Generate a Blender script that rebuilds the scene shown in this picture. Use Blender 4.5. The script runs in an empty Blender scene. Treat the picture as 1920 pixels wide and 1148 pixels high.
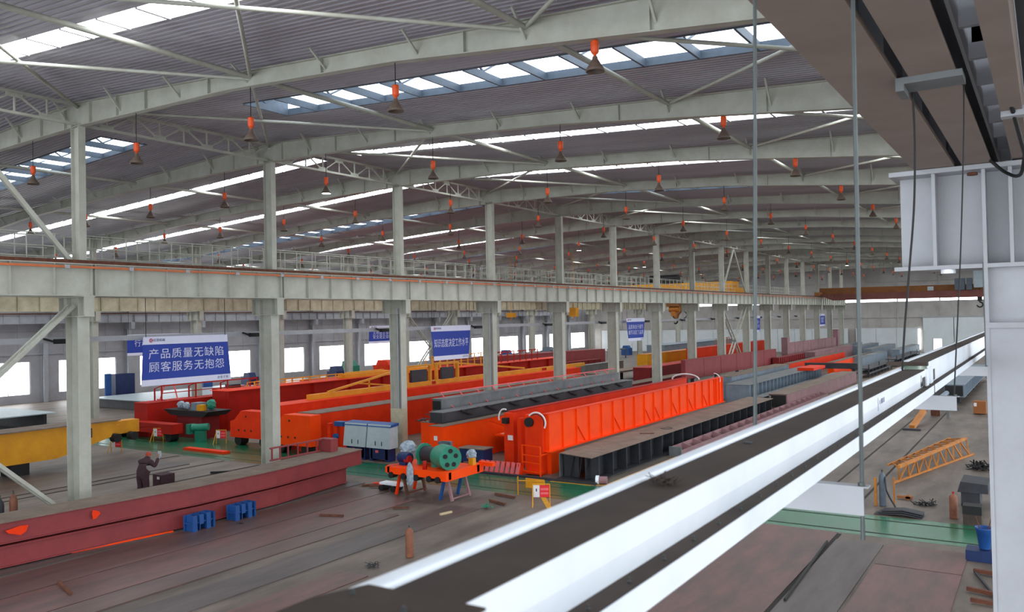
import bpy, bmesh, math, random
from mathutils import Vector, Matrix
random.seed(7)
S = bpy.context.scene
COL = S.collection
PI = math.pi

# ------------------------------------------------------------------ camera
H = 6.6                      # eye height above the workshop floor
F_PX = 1550.0
def _n(v): v = Vector(v); v.normalize(); return v
VY = _n((1965 - 960, 577 - 574, F_PX))
DN = VY.cross(Vector((0, 597.1 - 574, F_PX))); DN.normalize()
if DN.y < 0: DN = -DN
VX = DN.cross(VY)
# rows: camera right, camera up, camera back expressed in world axes (x across, y along the hall, z up)
right = Vector((VX.x, VY.x, -DN.x)); down = Vector((VX.y, VY.y, -DN.y)); fwd = Vector((VX.z, VY.z, -DN.z))
cd = bpy.data.cameras.new('camera'); cam = bpy.data.objects.new('camera', cd); COL.objects.link(cam)
cd.sensor_width = 36; cd.lens = 36 * F_PX / 1920; cd.clip_start = 0.05; cd.clip_end = 600
cam.matrix_world = Matrix(((right.x, -down.x, -fwd.x, 0), (right.y, -down.y, -fwd.y, 0), (right.z, -down.z, -fwd.z, H), (0, 0, 0, 1)))
S.camera = cam
cd.dof.use_dof = True; cd.dof.focus_distance = 22.0; cd.dof.aperture_fstop = 8.0

# ------------------------------------------------------------------ world, exposure
W = bpy.data.worlds.new('overcast_sky'); S.world = W; W.use_nodes = True
bg = W.node_tree.nodes['Background']; bg.inputs[0].default_value = (0.88, 0.94, 1.0, 1); bg.inputs[1].default_value = 2.9
S.view_settings.view_transform = 'Standard'; S.view_settings.look = 'None'
S.view_settings.exposure = 0.2; S.view_settings.gamma = 1.0; S.view_settings.use_curve_mapping = False
SKY_PANEL = 12.0       # daylight through the translucent roof panels
WINDOW_LIGHT = 6.0    # daylight through the wall windows
try:
    S.cycles.max_bounces = 8; S.cycles.diffuse_bounces = 5; S.cycles.glossy_bounces = 3; S.cycles.use_denoising = True
except Exception: pass

# ------------------------------------------------------------------ materials
def lin(c): return tuple((x / 255 / 12.92) if x / 255 <= 0.04045 else ((x / 255 + 0.055) / 1.055) ** 2.4 for x in c)
def mat(name, rgb, rough=0.6, metal=0.0, dirt=None, amount=0.35, scale=3.0, bump=0.0, detail=6.0, stretch=None, spec=0.4):
    m = bpy.data.materials.new(name); m.use_nodes = True
    nt = m.node_tree; b = nt.nodes['Principled BSDF']
    b.inputs['Roughness'].default_value = rough; b.inputs['Metallic'].default_value = metal
    b.inputs['Specular IOR Level'].default_value = spec
    tc = nt.nodes.new('ShaderNodeTexCoord'); mp = nt.nodes.new('ShaderNodeMapping')
    nt.links.new(tc.outputs['Object'], mp.inputs[0])
    if stretch: mp.inputs['Scale'].default_value = stretch
    nz = nt.nodes.new('ShaderNodeTexNoise'); nz.inputs['Scale'].default_value = scale; nz.inputs['Detail'].default_value = detail
    nz.inputs['Roughness'].default_value = 0.65
    nt.links.new(mp.outputs[0], nz.inputs['Vector'])
    rp = nt.nodes.new('ShaderNodeValToRGB')
    c = lin(rgb); d = lin(dirt) if dirt else tuple(x * 0.72 for x in c)
    rp.color_ramp.elements[0].position = 0.35; rp.color_ramp.elements[1].position = 0.68
    rp.color_ramp.elements[0].color = tuple(c[i] * (1 - amount) + d[i] * amount for i in range(3)) + (1,)
    rp.color_ramp.elements[1].color = c + (1,)
    nt.links.new(nz.outputs['Fac'], rp.inputs[0]); nt.links.new(rp.outputs[0], b.inputs['Base Color'])
    if bump:
        bp = nt.nodes.new('ShaderNodeBump'); bp.inputs['Strength'].default_value = bump; bp.inputs['Distance'].default_value = 0.02
        nt.links.new(nz.outputs['Fac'], bp.inputs['Height']); nt.links.new(bp.outputs[0], b.inputs['Normal'])
    return m
def glow(name, rgb, strength):
    m = bpy.data.materials.new(name); m.use_nodes = True
    b = m.node_tree.nodes['Principled BSDF']
    b.inputs['Base Color'].default_value = (0.8, 0.8, 0.8, 1)
    b.inputs['Emission Color'].default_value = rgb + (1,); b.inputs['Emission Strength'].default_value = strength
    return m
M = dict(
    white=mat('white_paint', (184, 186, 176), 0.5, dirt=(146, 142, 128), amount=0.5, scale=1.3),
    cream=mat('cream_paint', (190, 184, 160), 0.55, dirt=(140, 130, 105), amount=0.6, scale=1.5),
    pale=mat('pale_grey_paint', (168, 170, 176), 0.5, dirt=(142, 142, 144), amount=0.5, scale=2.0),
    shade=mat('dusty_underside', (150, 136, 128), 0.7, dirt=(128, 114, 106), amount=0.6, scale=2),  # brownish grey tone for the overhead beam flanges
    deck=mat('roof_liner', (172, 168, 178), 0.42, 0.0, dirt=(146, 140, 150), amount=0.8, scale=0.35, stretch=(0.4, 1.6, 1)),
    clad=mat('wall_cladding', (170, 170, 174), 0.6, dirt=(140, 136, 138), amount=0.7, scale=0.4),
    cladb=mat('end_wall_cladding', (184, 180, 176), 0.6, dirt=(150, 144, 138), amount=0.7, scale=0.3),
    board=mat('white_board', (214, 220, 222), 0.5, dirt=(190, 194, 196), amount=0.5, scale=0.5),
    concrete=mat('workshop_concrete', (122, 110, 100), 0.55, dirt=(72, 64, 58), amount=0.9, scale=0.6, bump=0.1, stretch=(1.6, 0.45, 1), detail=9),
    green=mat('green_floor_paint', (34, 112, 78), 0.25, dirt=(20, 80, 56), amount=0.8, scale=0.8, spec=0.6),
    yellowline=mat('yellow_floor_paint', (222, 160, 22), 0.5, dirt=(150, 110, 40), amount=0.5, scale=4),
    plate=mat('primed_steel_plate', (106, 80, 74), 0.42, dirt=(66, 56, 54), amount=0.9, scale=0.9, stretch=(1.8, 0.35, 1), detail=9),
    plateb=mat('red_primed_plate', (114, 78, 72), 0.42, dirt=(70, 56, 54), amount=0.9, scale=1.1, stretch=(1.5, 0.4, 1), detail=9),
    plateg=mat('worn_steel_plate', (100, 92, 90), 0.45, 0.2, dirt=(68, 60, 58), amount=0.9, scale=1.0, stretch=(2, 0.3, 1), detail=9),
    groove=mat('dark_groove', (40, 36, 34), 0.8),
    orange=mat('orange_enamel', (255, 78, 8), 0.5, dirt=(236, 58, 6), amount=0.6, scale=0.9, spec=0.15),
    orangered=mat('orange_red_enamel', (238, 60, 14), 0.5, dirt=(205, 42, 12), amount=0.6, scale=0.9, spec=0.15),
    red=mat('red_enamel', (182, 34, 22), 0.55, dirt=(138, 26, 20), amount=0.6, scale=0.9, spec=0.15),
    darkred=mat('dark_red_enamel', (140, 30, 34), 0.55, dirt=(100, 26, 28), amount=0.6, scale=0.9),
    maroon=mat('maroon_primer', (142, 56, 58), 0.6, dirt=(116, 46, 50), amount=0.7, scale=1.2),
    mauve=mat('mauve_primer', (150, 112, 116), 0.65, dirt=(120, 88, 92), amount=0.7, scale=1.0),
    pink=mat('pink_primer', (238, 112, 116), 0.6, dirt=(190, 70, 76), amount=0.5, scale=2),
    dust=mat('dusty_top', (132, 116, 104), 0.8, dirt=(104, 88, 78), amount=0.8, scale=1.6),
    darkdust=mat('dark_dusty_top', (78, 66, 58), 0.85, dirt=(56, 46, 40), amount=0.8, scale=3.5, bump=0.15),
    yellow=mat('yellow_enamel', (222, 156, 16), 0.5, dirt=(190, 120, 14), amount=0.6, scale=1.2),
    ochre=mat('ochre_enamel', (196, 124, 40), 0.6, dirt=(140, 80, 30), amount=0.7, scale=2.5),
    steel=mat('grey_steel', (120, 124, 126), 0.5, 0.3, dirt=(88, 90, 92), amount=0.7, scale=1.2),
    bluesteel=mat('blue_grey_primer', (128, 142, 154), 0.55, 0.1, dirt=(100, 112, 124), amount=0.7, scale=1.2),
    darksteel=mat('dark_steel', (64, 66, 72), 0.55, 0.3, dirt=(44, 44, 48), amount=0.7, scale=1.5),
    black=mat('black_rubber', (26, 26, 28), 0.6, dirt=(16, 16, 16), amount=0.5, scale=4),
    galv=mat('galvanised_steel', (242, 248, 255), 0.38, 0.1, dirt=(206, 216, 228), amount=0.5, scale=2.2, spec=0.5),
    zinc=mat('zinc_rod', (84, 90, 90), 0.4, 0.6, dirt=(66, 70, 70), amount=0.5, scale=9),
    blue=mat('blue_enamel', (30, 82, 146), 0.5, dirt=(16, 56, 116), amount=0.6, scale=2),
    navy=mat('navy_enamel', (22, 46, 96), 0.5, dirt=(14, 28, 62), amount=0.6, scale=2),
    cabinet=mat('pale_cabinet_enamel', (176, 190, 196), 0.45, dirt=(150, 160, 166), amount=0.5, scale=3),
    teal=mat('green_gearbox_enamel', (40, 140, 112), 0.45, dirt=(26, 100, 80), amount=0.6, scale=3),
    lampred=mat('orange_lamp_housing', (236, 92, 36), 0.45, dirt=(180, 52, 22), amount=0.5, scale=6),
    lampshade=mat('brown_lamp_shade', (104, 88, 78), 0.5, dirt=(74, 60, 52), amount=0.6, scale=8),
    rust=mat('rusty_steel', (112, 66, 46), 0.8, dirt=(70, 42, 32), amount=0.9, scale=6),
    cylb=mat('brown_cylinder_paint', (140, 88, 64), 0.6, dirt=(98, 60, 46), amount=0.7, scale=5),
    grey=mat('blue_grey_cylinder_paint', (92, 104, 116), 0.5, dirt=(66, 74, 84), amount=0.6, scale=5),
    crane=mat('brown_crane_paint', (150, 96, 44), 0.6, dirt=(110, 66, 34), amount=0.7, scale=0.8),
    cranelow=mat('dull_red_crane_paint', (122, 70, 62), 0.6, dirt=(92, 50, 46), amount=0.7, scale=0.8),
    conductor=mat('orange_conductor', (206, 110, 60), 0.5, dirt=(160, 80, 44), amount=0.5, scale=1),
    bannerblue=mat('banner_blue', (34, 62, 158), 0.6, dirt=(28, 50, 136), amount=0.5, scale=1.2),
    bannerwhite=mat('banner_white', (214, 216, 236), 0.6, dirt=(196, 198, 222), amount=0.4, scale=1.2),
    ink=mat('banner_lettering', (206, 208, 232), 0.6),
    greyink=mat('grey_lettering', (96, 104, 134), 0.6), redink=mat('red_lettering', (176, 70, 96), 0.6),
    paper=mat('white_paper', (226, 222, 224), 0.7), signred=mat('sign_red', (226, 34, 44), 0.5),
    film=mat('clear_wrap', (170, 184, 196), 0.2, dirt=(120, 134, 150), amount=0.8, scale=9, bump=0.6),
    skin=mat('skin', (176, 122, 96), 0.6), jacket=mat('dark_maroon_cloth', (74, 50, 56), 0.9, dirt=(50, 36, 40), amount=0.7, scale=9, bump=0.4),
    helmet=mat('red_helmet', (178, 62, 40), 0.5), wood=mat('plain_board', (196, 176, 140), 0.8),
    cart=mat('brown_carton', (150, 92, 50), 0.8),
    panelglow=glow('daylit_roof_panel', (0.93, 0.98, 1.0), SKY_PANEL),
    monglow=glow('daylit_monitor_glazing', (0.80, 0.90, 1.0), 2.0),
    winglow=glow('daylit_window', (0.95, 0.98, 1.0), WINDOW_LIGHT),
    slotglow=glow('daylit_slot', (0.95, 0.98, 1.0), 5.0),
    lampon=glow('lit_lamp', (0.9, 0.97, 1.0), 9.0),
    monsteel=mat('blue_monitor_steel', (98, 110, 124), 0.5, 0.1, dirt=(74, 84, 96), amount=0.5, scale=2),
)

# ------------------------------------------------------------------ mesh helpers
class MB:
    def __init__(s): s.v = []; s.f = []; s.m = []; s.sm = []
    def add(s, vs, fs, mi=0, smooth=False):
        o = len(s.v); s.v += [tuple(p) for p in vs]
        for f in fs: s.f.append([i + o for i in f]); s.m.append(mi); s.sm.append(smooth)
        return s
    def box(s, x0, x1, y0, y1, z0, z1, mi=0, top=None):
        vs = [(x0, y0, z0), (x1, y0, z0), (x1, y1, z0), (x0, y1, z0), (x0, y0, z1), (x1, y0, z1), (x1, y1, z1), (x0, y1, z1)]
        s.add(vs, [(0, 3, 2, 1), (0, 1, 5, 4), (1, 2, 6, 5), (2, 3, 7, 6), (3, 0, 4, 7)], mi)
        s.f.append([len(s.v) - 4, len(s.v) - 3, len(s.v) - 2, len(s.v) - 1]); s.m.append(mi if top is None else top); s.sm.append(False)
        return s
    def bar(s, a, b, w, h=None, mi=0, up=(0, 0, 1)):
        h = h or w; a = Vector(a); b = Vector(b); d = (b - a).normalized(); u = Vector(up)
        if abs(d.dot(u)) > 0.98: u = Vector((1, 0, 0))
        r = d.cross(u).normalized(); u = r.cross(d)
        vs = []
        for p in (a, b):
            for sx, sz in ((-1, -1), (1, -1), (1, 1), (-1, 1)): vs.append(p + r * sx * w / 2 + u * sz * h / 2)
        return s.add(vs, [(0, 1, 2, 3), (7, 6, 5, 4), (0, 4, 5, 1), (1, 5, 6, 2), (2, 6, 7, 3), (3, 7, 4, 0)], mi)
    def cyl(s, a, b, r, n=10, r2=None, mi=0, caps=True, smooth=True):
        a = Vector(a); b = Vector(b); d = (b - a).normalized(); u = Vector((0, 0, 1))
        if abs(d.dot(u)) > 0.98: u = Vector((1, 0, 0))
        p = d.cross(u).normalized(); q = p.cross(d); r2 = r if r2 is None else r2
        vs = [c + (p * math.cos(2 * PI * k / n) + q * math.sin(2 * PI * k / n)) * rr for c, rr in ((a, r), (b, r2)) for k in range(n)]
        s.add(vs, [(k, (k + 1) % n, n + (k + 1) % n, n + k) for k in range(n)], mi, smooth)
        if caps: s.add(vs, [tuple(range(n))[::-1], tuple(range(n, 2 * n))], mi)
        return s
    def tube(s, pts, r, n=8, mi=0):
        for a, b in zip(pts, pts[1:]): s.cyl(a, b, r, n, mi=mi)
        return s
    def lathe(s, prof, n=16, mi=0, c=(0, 0, 0)):
        vs = [(c[0] + r * math.cos(2 * PI * k / n), c[1] + r * math.sin(2 * PI * k / n), c[2] + z) for r, z in prof for k in range(n)]
        m = len(prof)
        return s.add(vs, [(j * n + k, j * n + (k + 1) % n, (j + 1) * n + (k + 1) % n, (j + 1) * n + k) for j in range(m - 1) for k in range(n)], mi, True)
    def prism(s, poly, axis, t0, t1, mi=0, mside=None):
        """poly: points in the two other axes; extruded along axis from t0 to t1"""
        def P(p, t): return {'x': (t, p[0], p[1]), 'y': (p[0], t, p[1]), 'z': (p[0], p[1], t)}[axis]
        n = len(poly); vs = [P(p, t0) for p in poly] + [P(p, t1) for p in poly]
        s.add(vs, [(k, (k + 1) % n, n + (k + 1) % n, n + k) for k in range(n)], mi)
        s.add(vs, [tuple(range(n))[::-1], tuple(range(n, 2 * n))], mi if mside is None else mside)
        return s
    def build(s, name, mats, parent=None, loc=None, fix=True):
        me = bpy.data.meshes.new(name); base = Vector((0, 0, 0))
        if parent is not None:
            q_ = parent
            while q_ is not None: base = base + q_.location; q_ = q_.parent
        elif loc is not None: base = Vector(loc)
        me.from_pydata([tuple(Vector(v) - base) for v in s.v], [], s.f)
        ms = mats if isinstance(mats, (list, tuple)) else [mats]
        for m in ms: me.materials.append(M[m] if isinstance(m, str) else m)
        for p, mi, sm in zip(me.polygons, s.m, s.sm): p.material_index = min(mi, len(ms) - 1); p.use_smooth = sm
        me.update()
        if fix:
            bm = bmesh.new(); bm.from_mesh(me); bmesh.ops.recalc_face_normals(bm, faces=bm.faces); bm.to_mesh(me); bm.free()
        o = bpy.data.objects.new(name, me); COL.objects.link(o)
        if parent is not None: o.parent = parent
        else: o.location = base
        return o
def tag(o, label, cat, group=None, kind=None):
    o['label'] = label; o['category'] = cat
    if group: o['group'] = group
    if kind: o['kind'] = kind
    return o
def struct(o): o['kind'] = 'structure'; return o
def thing(name, loc, label, cat, group=None, kind=None):
    o = bpy.data.objects.new(name, None); COL.objects.link(o); o.location = loc; o.empty_display_size = 0.2
    return tag(o, label, cat, group, kind)
def dup(root, loc, label=None, rz=None):
    r = root.copy(); COL.objects.link(r); r.location = loc
    if rz is not None: r.rotation_euler = (0, 0, rz)
    if label: r['label'] = label
    def kids(a, b):
        for ch in a.children:
            c = ch.copy(); COL.objects.link(c); c.parent = b; c.matrix_parent_inverse = Matrix(); kids(ch, c)
    kids(root, r)
    return r
def repeat(mb, name, m, parent, offs):
    o = mb.build(name, m, parent)
    for d_ in offs:
        c = o.copy(); COL.objects.link(c); c.parent = parent; c.location = Vector(d_)
    return o
ORD = ['zeroth', 'first', 'second', 'third', 'fourth', 'fifth', 'sixth', 'seventh', 'eighth', 'ninth', 'tenth', 'eleventh', 'twelfth', 'thirteenth', 'fourteenth', 'fifteenth', 'sixteenth', 'seventeenth', 'eighteenth', 'nineteenth', 'twentieth']

# ------------------------------------------------------------------ setting: floor, walls, roof
FR = [7.11 + 8 * k for k in range(0, 17)]      # frame lines along the hall
Y_END = 143.2
X1, X2, X3 = -26.9, -53.6, -75.4               # column rows and window wall
RIDGE = -26.76
def zt(x): return 14.0 - 0.056 * abs(x - RIDGE)
FX1 = 9.0
struct(MB().box(X3 - .3, FX1, -8, Y_END + .3, -0.3, 0).build('floor', 'concrete'))
struct(MB().box(FX1, 90, -40, 220, -0.5, -.05).build('ground', 'concrete'))  # unseen slab outside, added to block world light from below and bounce sky light
struct(MB().box(X3, -34, -8.3, -8, 0, 14).build('wall_front', 'clad'))  # unseen wall behind the camera, added to cut part of the light from behind
struct(MB().box(-74, FX1, 26.1, 28.75, 0.0, 0.004).box(-74, X1 - 4.0, 28.75, 30.6, 0.0, 0.004)
       .box(-14.6, -10.6, 28.75, Y_END - .3, 0.0, 0.004).box(-14.2, -10.6, -4, 26.1, 0.0, 0.004).build('floor_marking', 'green'))
struct(MB().prism([(-14.36, -2), (-14.2, -2), (-14.2, 24.3), (-15.6, 26.1), (-15.8, 26.05), (-14.36, 24.2)], 'z', 0.0, 0.008)
       .box(-14.72, -14.6, 29.2, 110, 0, 0.008).prism([(-14.72, 29.2), (-14.6, 29.2), (-15.2, 28.75), (-17, 28.75), (-17, 28.87), (-15.3, 28.87)], 'z', 0, 0.008).build('floor_marking_line', 'yellowline'))
g = MB()
for x in (-33.5, -37.0, -31.0): g.box(x - .06, x + .06, 8, 25.9, 0, 0.012)
for y in (26.5, 28.2): g.box(-13, FX1, y - .03, y + .03, .004, 0.012)
for y in (26.6, 27.9): g.box(-60, -15, y - .02, y + .02, .004, 0.010)
for x in (-7.0, -5.6): g.box(x - .04, x + .04, 29, 70, 0, 0.01)
struct(g.build('floor_surface_line', 'groove'))
# left window wall
wins = [(y0 + 1.45, y0 + 6.95) for y0 in [FR[0] - 8 + 8 * k for k in range(0, 18)]]
w = MB(); ys = [-8] + [a for p in wins for a in p] + [Y_END]
WZ0, WZ1 = 0.7, 3.65; WT = 12.0
w.box(X3 - .2, X3, -8, Y_END, 0, WZ0); w.box(X3 - .2, X3, -8, Y_END, WZ1, WT)
for a, b in zip(ys[0::2], ys[1::2]):
    if b > a: w.box(X3 - .2, X3, a, b, WZ0, WZ1)
for k in range(0, 150, 2): w.box(X3, X3 + .03, k - 7, k - 6.96, WZ1 + .2, WT - .2)
for z in (4.2, 6.3, 9): w.box(X3, X3 + .12, -8, Y_END, z, z + .12)
struct(w.build('wall_left', 'clad'))
for k, (a, b) in enumerate(wins):
    if b < 26: continue
    o = bpy.data.objects.new('window_%d' % (k + 1), None); COL.objects.link(o); o.location = (X3 - .1, (a + b) / 2, WZ0); struct(o)
    MB().box(X3 - .16, X3 - .13, a, b, WZ0, WZ1).build('pane', 'winglow', o)
    f = MB()
    f.box(X3 - .12, X3 - .04, a, b, WZ0, WZ0 + .06).box(X3 - .12, X3 - .04, a, b, WZ1 - .06, WZ1)
    for q in (a + .03, a + (b - a) / 3, a + 2 * (b - a) / 3, b - .03): f.box(X3 - .11, X3 - .06, q - .025, q + .025, WZ0, WZ1)
    f.build('frame', 'pale', o)
# end wall
w = MB()
w.box(X3, FX1, Y_END, Y_END + .2, 0, 8.05); w.box(X3, FX1, Y_END, Y_END + .2, 8.5, 14.2)
for x in range(-74, 9, 6): w.box(x - .08, x + .08, Y_END - .14, Y_END, 0, 14)
for z in (5.5, 9.4, 11.2): w.box(X3, FX1, Y_END - .16, Y_END, z, z + .14)
for k in range(0, 84, 2): w.box(-74.5 + k, -74.46 + k, Y_END - .03, Y_END, 0, 14)
struct(w.build('wall_back', 'cladb'))
for k, x in enumerate(range(-74, 9, 6)):
    struct(MB().box(x + .1, x + 5.9, Y_END + .04, Y_END + .08, 8.05, 8.5).build('window_%d' % (31 + k), 'slotglow'))
b = MB()
for x0, x1 in ((-72, -50), (-50, -27.4), (-26.2, -17.2), (-7.6, 0)):
    n = max(1, round((x1 - x0) / 3)); s_ = (x1 - x0) / n
    for i in range(n): b.box(x0 + i * s_ + .02, x0 + (i + 1) * s_ - .02, Y_END - .6, Y_END - .52, 0, 3.8)
    b.box(x0, x1, Y_END - .64, Y_END - .5, 3.8, 3.88)
struct(b.build('wall_partition', 'board'))
d = bpy.data.objects.new('door_1', None); COL.objects.link(d); d.location = (-12, Y_END - .3, 0); struct(d)
MB().box(-16.4, -14.98, Y_END - .35, Y_END - .25, 0, 5.4).box(-14.98, -13.84, Y_END - .35, Y_END - .25, 2.15, 5.4).box(-13.84, -12.2, Y_END - .35, Y_END - .25, 0, 5.4).build('door_panel', 'board', d)
MB().box(-12.1, -8.0, Y_END - .35, Y_END - .25, 0, 5.4).build('door_panel', 'board', d)
MB().box(-16.6, -7.8, Y_END - .4, Y_END - .2, 5.4, 5.6).build('track', 'pale', d)
d = bpy.data.objects.new('door_2', None); COL.objects.link(d); d.location = (-14.4, Y_END - .3, 0); struct(d)
MB().box(-14.98, -13.84, Y_END - .3, Y_END - .27, 0.02, 2.15).build('daylit_opening', 'slotglow', d)
MB().box(-15.04, -14.98, Y_END - .4, Y_END - .24, 0, 2.2).box(-13.84, -13.78, Y_END - .4, Y_END - .24, 0, 2.2).box(-15.04, -13.78, Y_END - .4, Y_END - .24, 2.15, 2.22).build('door_frame', 'pale', d)
struct(MB().box(-17.1, -16.8, Y_END - .32, Y_END - .3, .5, 3.7).build('window_50', 'slotglow'))

# roof deck: real corrugation running down the slope, with openings for light strips and roof monitors
def deck_z(x): return zt(x) + 0.14
def corrugate(mb, y0, y1, xs):
    prof = [(0, 0), (.10, 0), (.12, .035), (.18, .035)]
    pts = []; n = int((y1 - y0) / .2)
    for i in range(n):
        for a, b_ in prof: pts.append((y0 + i * .2 + a, b_))
    pts.append((y1, 0))
    for xa, xb in zip(xs, xs[1:]):
        vs = [(x, p[0], deck_z(x) + p[1]) for x in (xa, xb) for p in pts]
        m = len(pts); mb.add(vs, [(k, k + 1, m + k + 1, m + k) for k in range(m - 1)])
roof = MB(); cen = [FR[0] - 4 + 8 * k for k in range(0, 18)]
y = -8.0
XR = 8.5
for k, c in enumerate(cen):
    mon = (k % 3 == 2)
    hw = 0.95 if mon else 0.42
    corrugate(roof, y, c - hw, [X3, RIDGE, XR])
    if mon: corrugate(roof, c - hw, c + hw, [-30.5, RIDGE, -22.2]); corrugate(roof, c - hw, c + hw, [-1.2, XR]); corrugate(roof, c - hw, c + hw, [X3, -72])
    else: corrugate(roof, c - hw, c + hw, [-27.8, RIDGE, -25.8]); corrugate(roof, c - hw, c + hw, [-1.2, XR]); corrugate(roof, c - hw, c + hw, [X3, -73])
    y = c + hw
corrugate(roof, y, Y_END, [X3, RIDGE, XR])
struct(roof.build('ceiling', 'deck', fix=False))
SIDES = {False: ((-25.8, -1.2), (-73, -27.8)), True: ((-22.2, -1.2), (-72, -30.5))}
for k, c in enumerate(cen):
    if k == 0: continue
    mon = (k % 3 == 2); bay = ORD[k]
    for side, (xa, xb) in enumerate(SIDES[mon]):
        slope = 'over the crane bay' if side == 0 else 'beyond the middle columns'
        if not mon:
            r = thing('roof_light_strip', ((xa + xb) / 2, c, deck_z((xa + xb) / 2)), 'bright translucent roof light strip in the %s roof bay, %s' % (bay, slope), 'roof light', 'translucent roof light strips')
            p = MB(); q = MB(); n = int((xb - xa) / 1.5); st = (xb - xa) / n
            p.add([(xa, c - .42, deck_z(xa) + .05), (xb, c - .42, deck_z(xb) + .05), (xb, c + .42, deck_z(xb) + .05), (xa, c + .42, deck_z(xa) + .05)], [(0, 1, 2, 3)])
            for i in range(n + 1): x = xa + i * st; q.box(x - .035, x + .035, c - .42, c + .42, deck_z(x) - .03, deck_z(x) + .05)
            p.build('panel', 'panelglow', r); q.build('frame', 'pale', r)
        else:
            r = thing('roof_monitor', ((xa + xb) / 2, c, deck_z((xa + xb) / 2)), 'raised blue-framed roof monitor in the %s roof bay, %s' % (bay, slope), 'roof monitor', 'raised roof monitors')
            hz = .75
            def sl(x0, x1, y0, y1, a0, a1, mb):
                vs = []
                for x in (x0, x1):
                    for yy, zz in ((y0, a0), (y1, a0), (y1, a1), (y0, a1)): vs.append((x, yy, deck_z(x) + zz))
                mb.add(vs, [(0, 1, 2, 3), (7, 6, 5, 4), (0, 4, 5, 1), (1, 5, 6, 2), (2, 6, 7, 3), (3, 7, 4, 0)])
            gl = MB(); sl(xa, xb, c + .95, c + .98, .22, hz, gl); sl(xa, xb, c - .98, c - .95, .22, hz, gl); sl(xa, xb, c - .95, c - .55, hz, hz + .03, gl); sl(xa, xb, c + .1, c + .95, hz, hz + .03, gl)
            gl.build('glazing', 'monglow', r)
            fr = MB(); sl(xa, xb, c - .55, c + .1, hz, hz + .05, fr); sl(xa, xb, c + .93, c + 1.0, 0, .22, fr); sl(xa, xb, c - 1.0, c - .93, 0, .22, fr)
            sl(xa, xb, c + .1, c + .16, hz - .12, hz, fr)
            n = int((xb - xa) / 1.5); st = (xb - xa) / n
            for i in range(n + 1):
                x = xa + i * st
                fr.box(x - .03, x + .03, c - .95, c + .95, deck_z(x) - .02, deck_z(x) + .20)
                if i % 2 == 0:
                    fr.bar((x, c - .9, deck_z(x) + .7), (x, c, deck_z(x) + .2), .05); fr.bar((x, c, deck_z(x) + .2), (x, c + .9, deck_z(x) + .7), .05)
            fr.build('frame', 'monsteel', r)
            MB().add([(xa - .01, c - .98, deck_z(xa)), (xa - .01, c + .98, deck_z(xa)), (xa - .01, c + .98, deck_z(xa) + hz), (xa - .01, c - .98, deck_z(xa) + hz)], [(0, 1, 2, 3)]).add([(xb + .01, c - .98, deck_z(xb)), (xb + .01, c + .98, deck_z(xb)), (xb + .01, c + .98, deck_z(xb) + hz), (xb + .01, c - .98, deck_z(xb) + hz)], [(0, 1, 2, 3)]).build('end_panel', 'monsteel', r)

# ------------------------------------------------------------------ roof rafters
DEP = [(X3, .7), (-70, .42), (-60, .42), (X2, .8), (-46, .42), (-38, .42), (X1, .78), (-19.0, .42), (-13, .42), (0, .95), (XR, .6)]
def dep(x):
    for (a, da), (b_, db) in zip(DEP, DEP[1:]):
        if a <= x <= b_: return da + (db - da) * (x - a) / (b_ - a)
    return .5
def make_rafter():
    r = thing('roof_rafter', (X1, 0, 12), 'x', 'rafter', 'white haunched roof rafters', 'thing')
    web = MB(); xs = sorted(set([p[0] for p in DEP] + [RIDGE] + [X3 + 3 * i for i in range(29) if X3 + 3 * i < XR]))
    for xa, xb in zip(xs, xs[1:]):
        for y0, y1, za, zb in ((-.012, .012, lambda x: zt(x) - dep(x), zt), (-.12, .12, lambda x: zt(x) - dep(x) - .02, lambda x: zt(x) - dep(x)), (-.12, .12, lambda x: zt(x) - .02, zt)):
            vs = [(x, yy, z(x)) for x in (xa, xb) for yy, z in ((y0, za), (y1, za), (y1, zb), (y0, zb))]
            web.add(vs, [(0, 4, 5, 1), (1, 5, 6, 2), (2, 6, 7, 3), (3, 7, 4, 0)])
    for i in range(56):
        x = X3 + 1.5 + i * 1.5
        if x < XR - .5 and (i % 3 == 0 or abs(x - X1) < 5 or abs(x - X2) < 4): web.box(x - .01, x + .01, -.11, .11, zt(x) - dep(x), zt(x))
    web.build('web', 'white', r)
    fb0 = None
    for i in range(27):
        x = X3 + 3 + i * 3.0 + .1
        if x > XR - 1 or x < -66: continue
        f = MB().bar((0, -.55, .1), (0, -.02, -.3), .05, .05).build('fly_brace', 'white')
        f.parent = r; f.location = (x - X1, 0, zt(x) - 12); f.scale = (1, 1, dep(x) / .42)
    return r
raf = make_rafter()
for k, yy in enumerate(FR):
    lb = 'white haunched roof rafter spanning above the %s pair of crane row columns' % ORD[k + 1] if k else 'white haunched roof rafter closest to the viewer'
    lb = 'white haunched roof rafter over the %s column line counted from the near end' % ORD[k + 1]
    if k == 0: raf.location = (X1, yy, 12); raf['label'] = lb
    else: dup(raf, (X1, yy, 12), lb)

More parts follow.
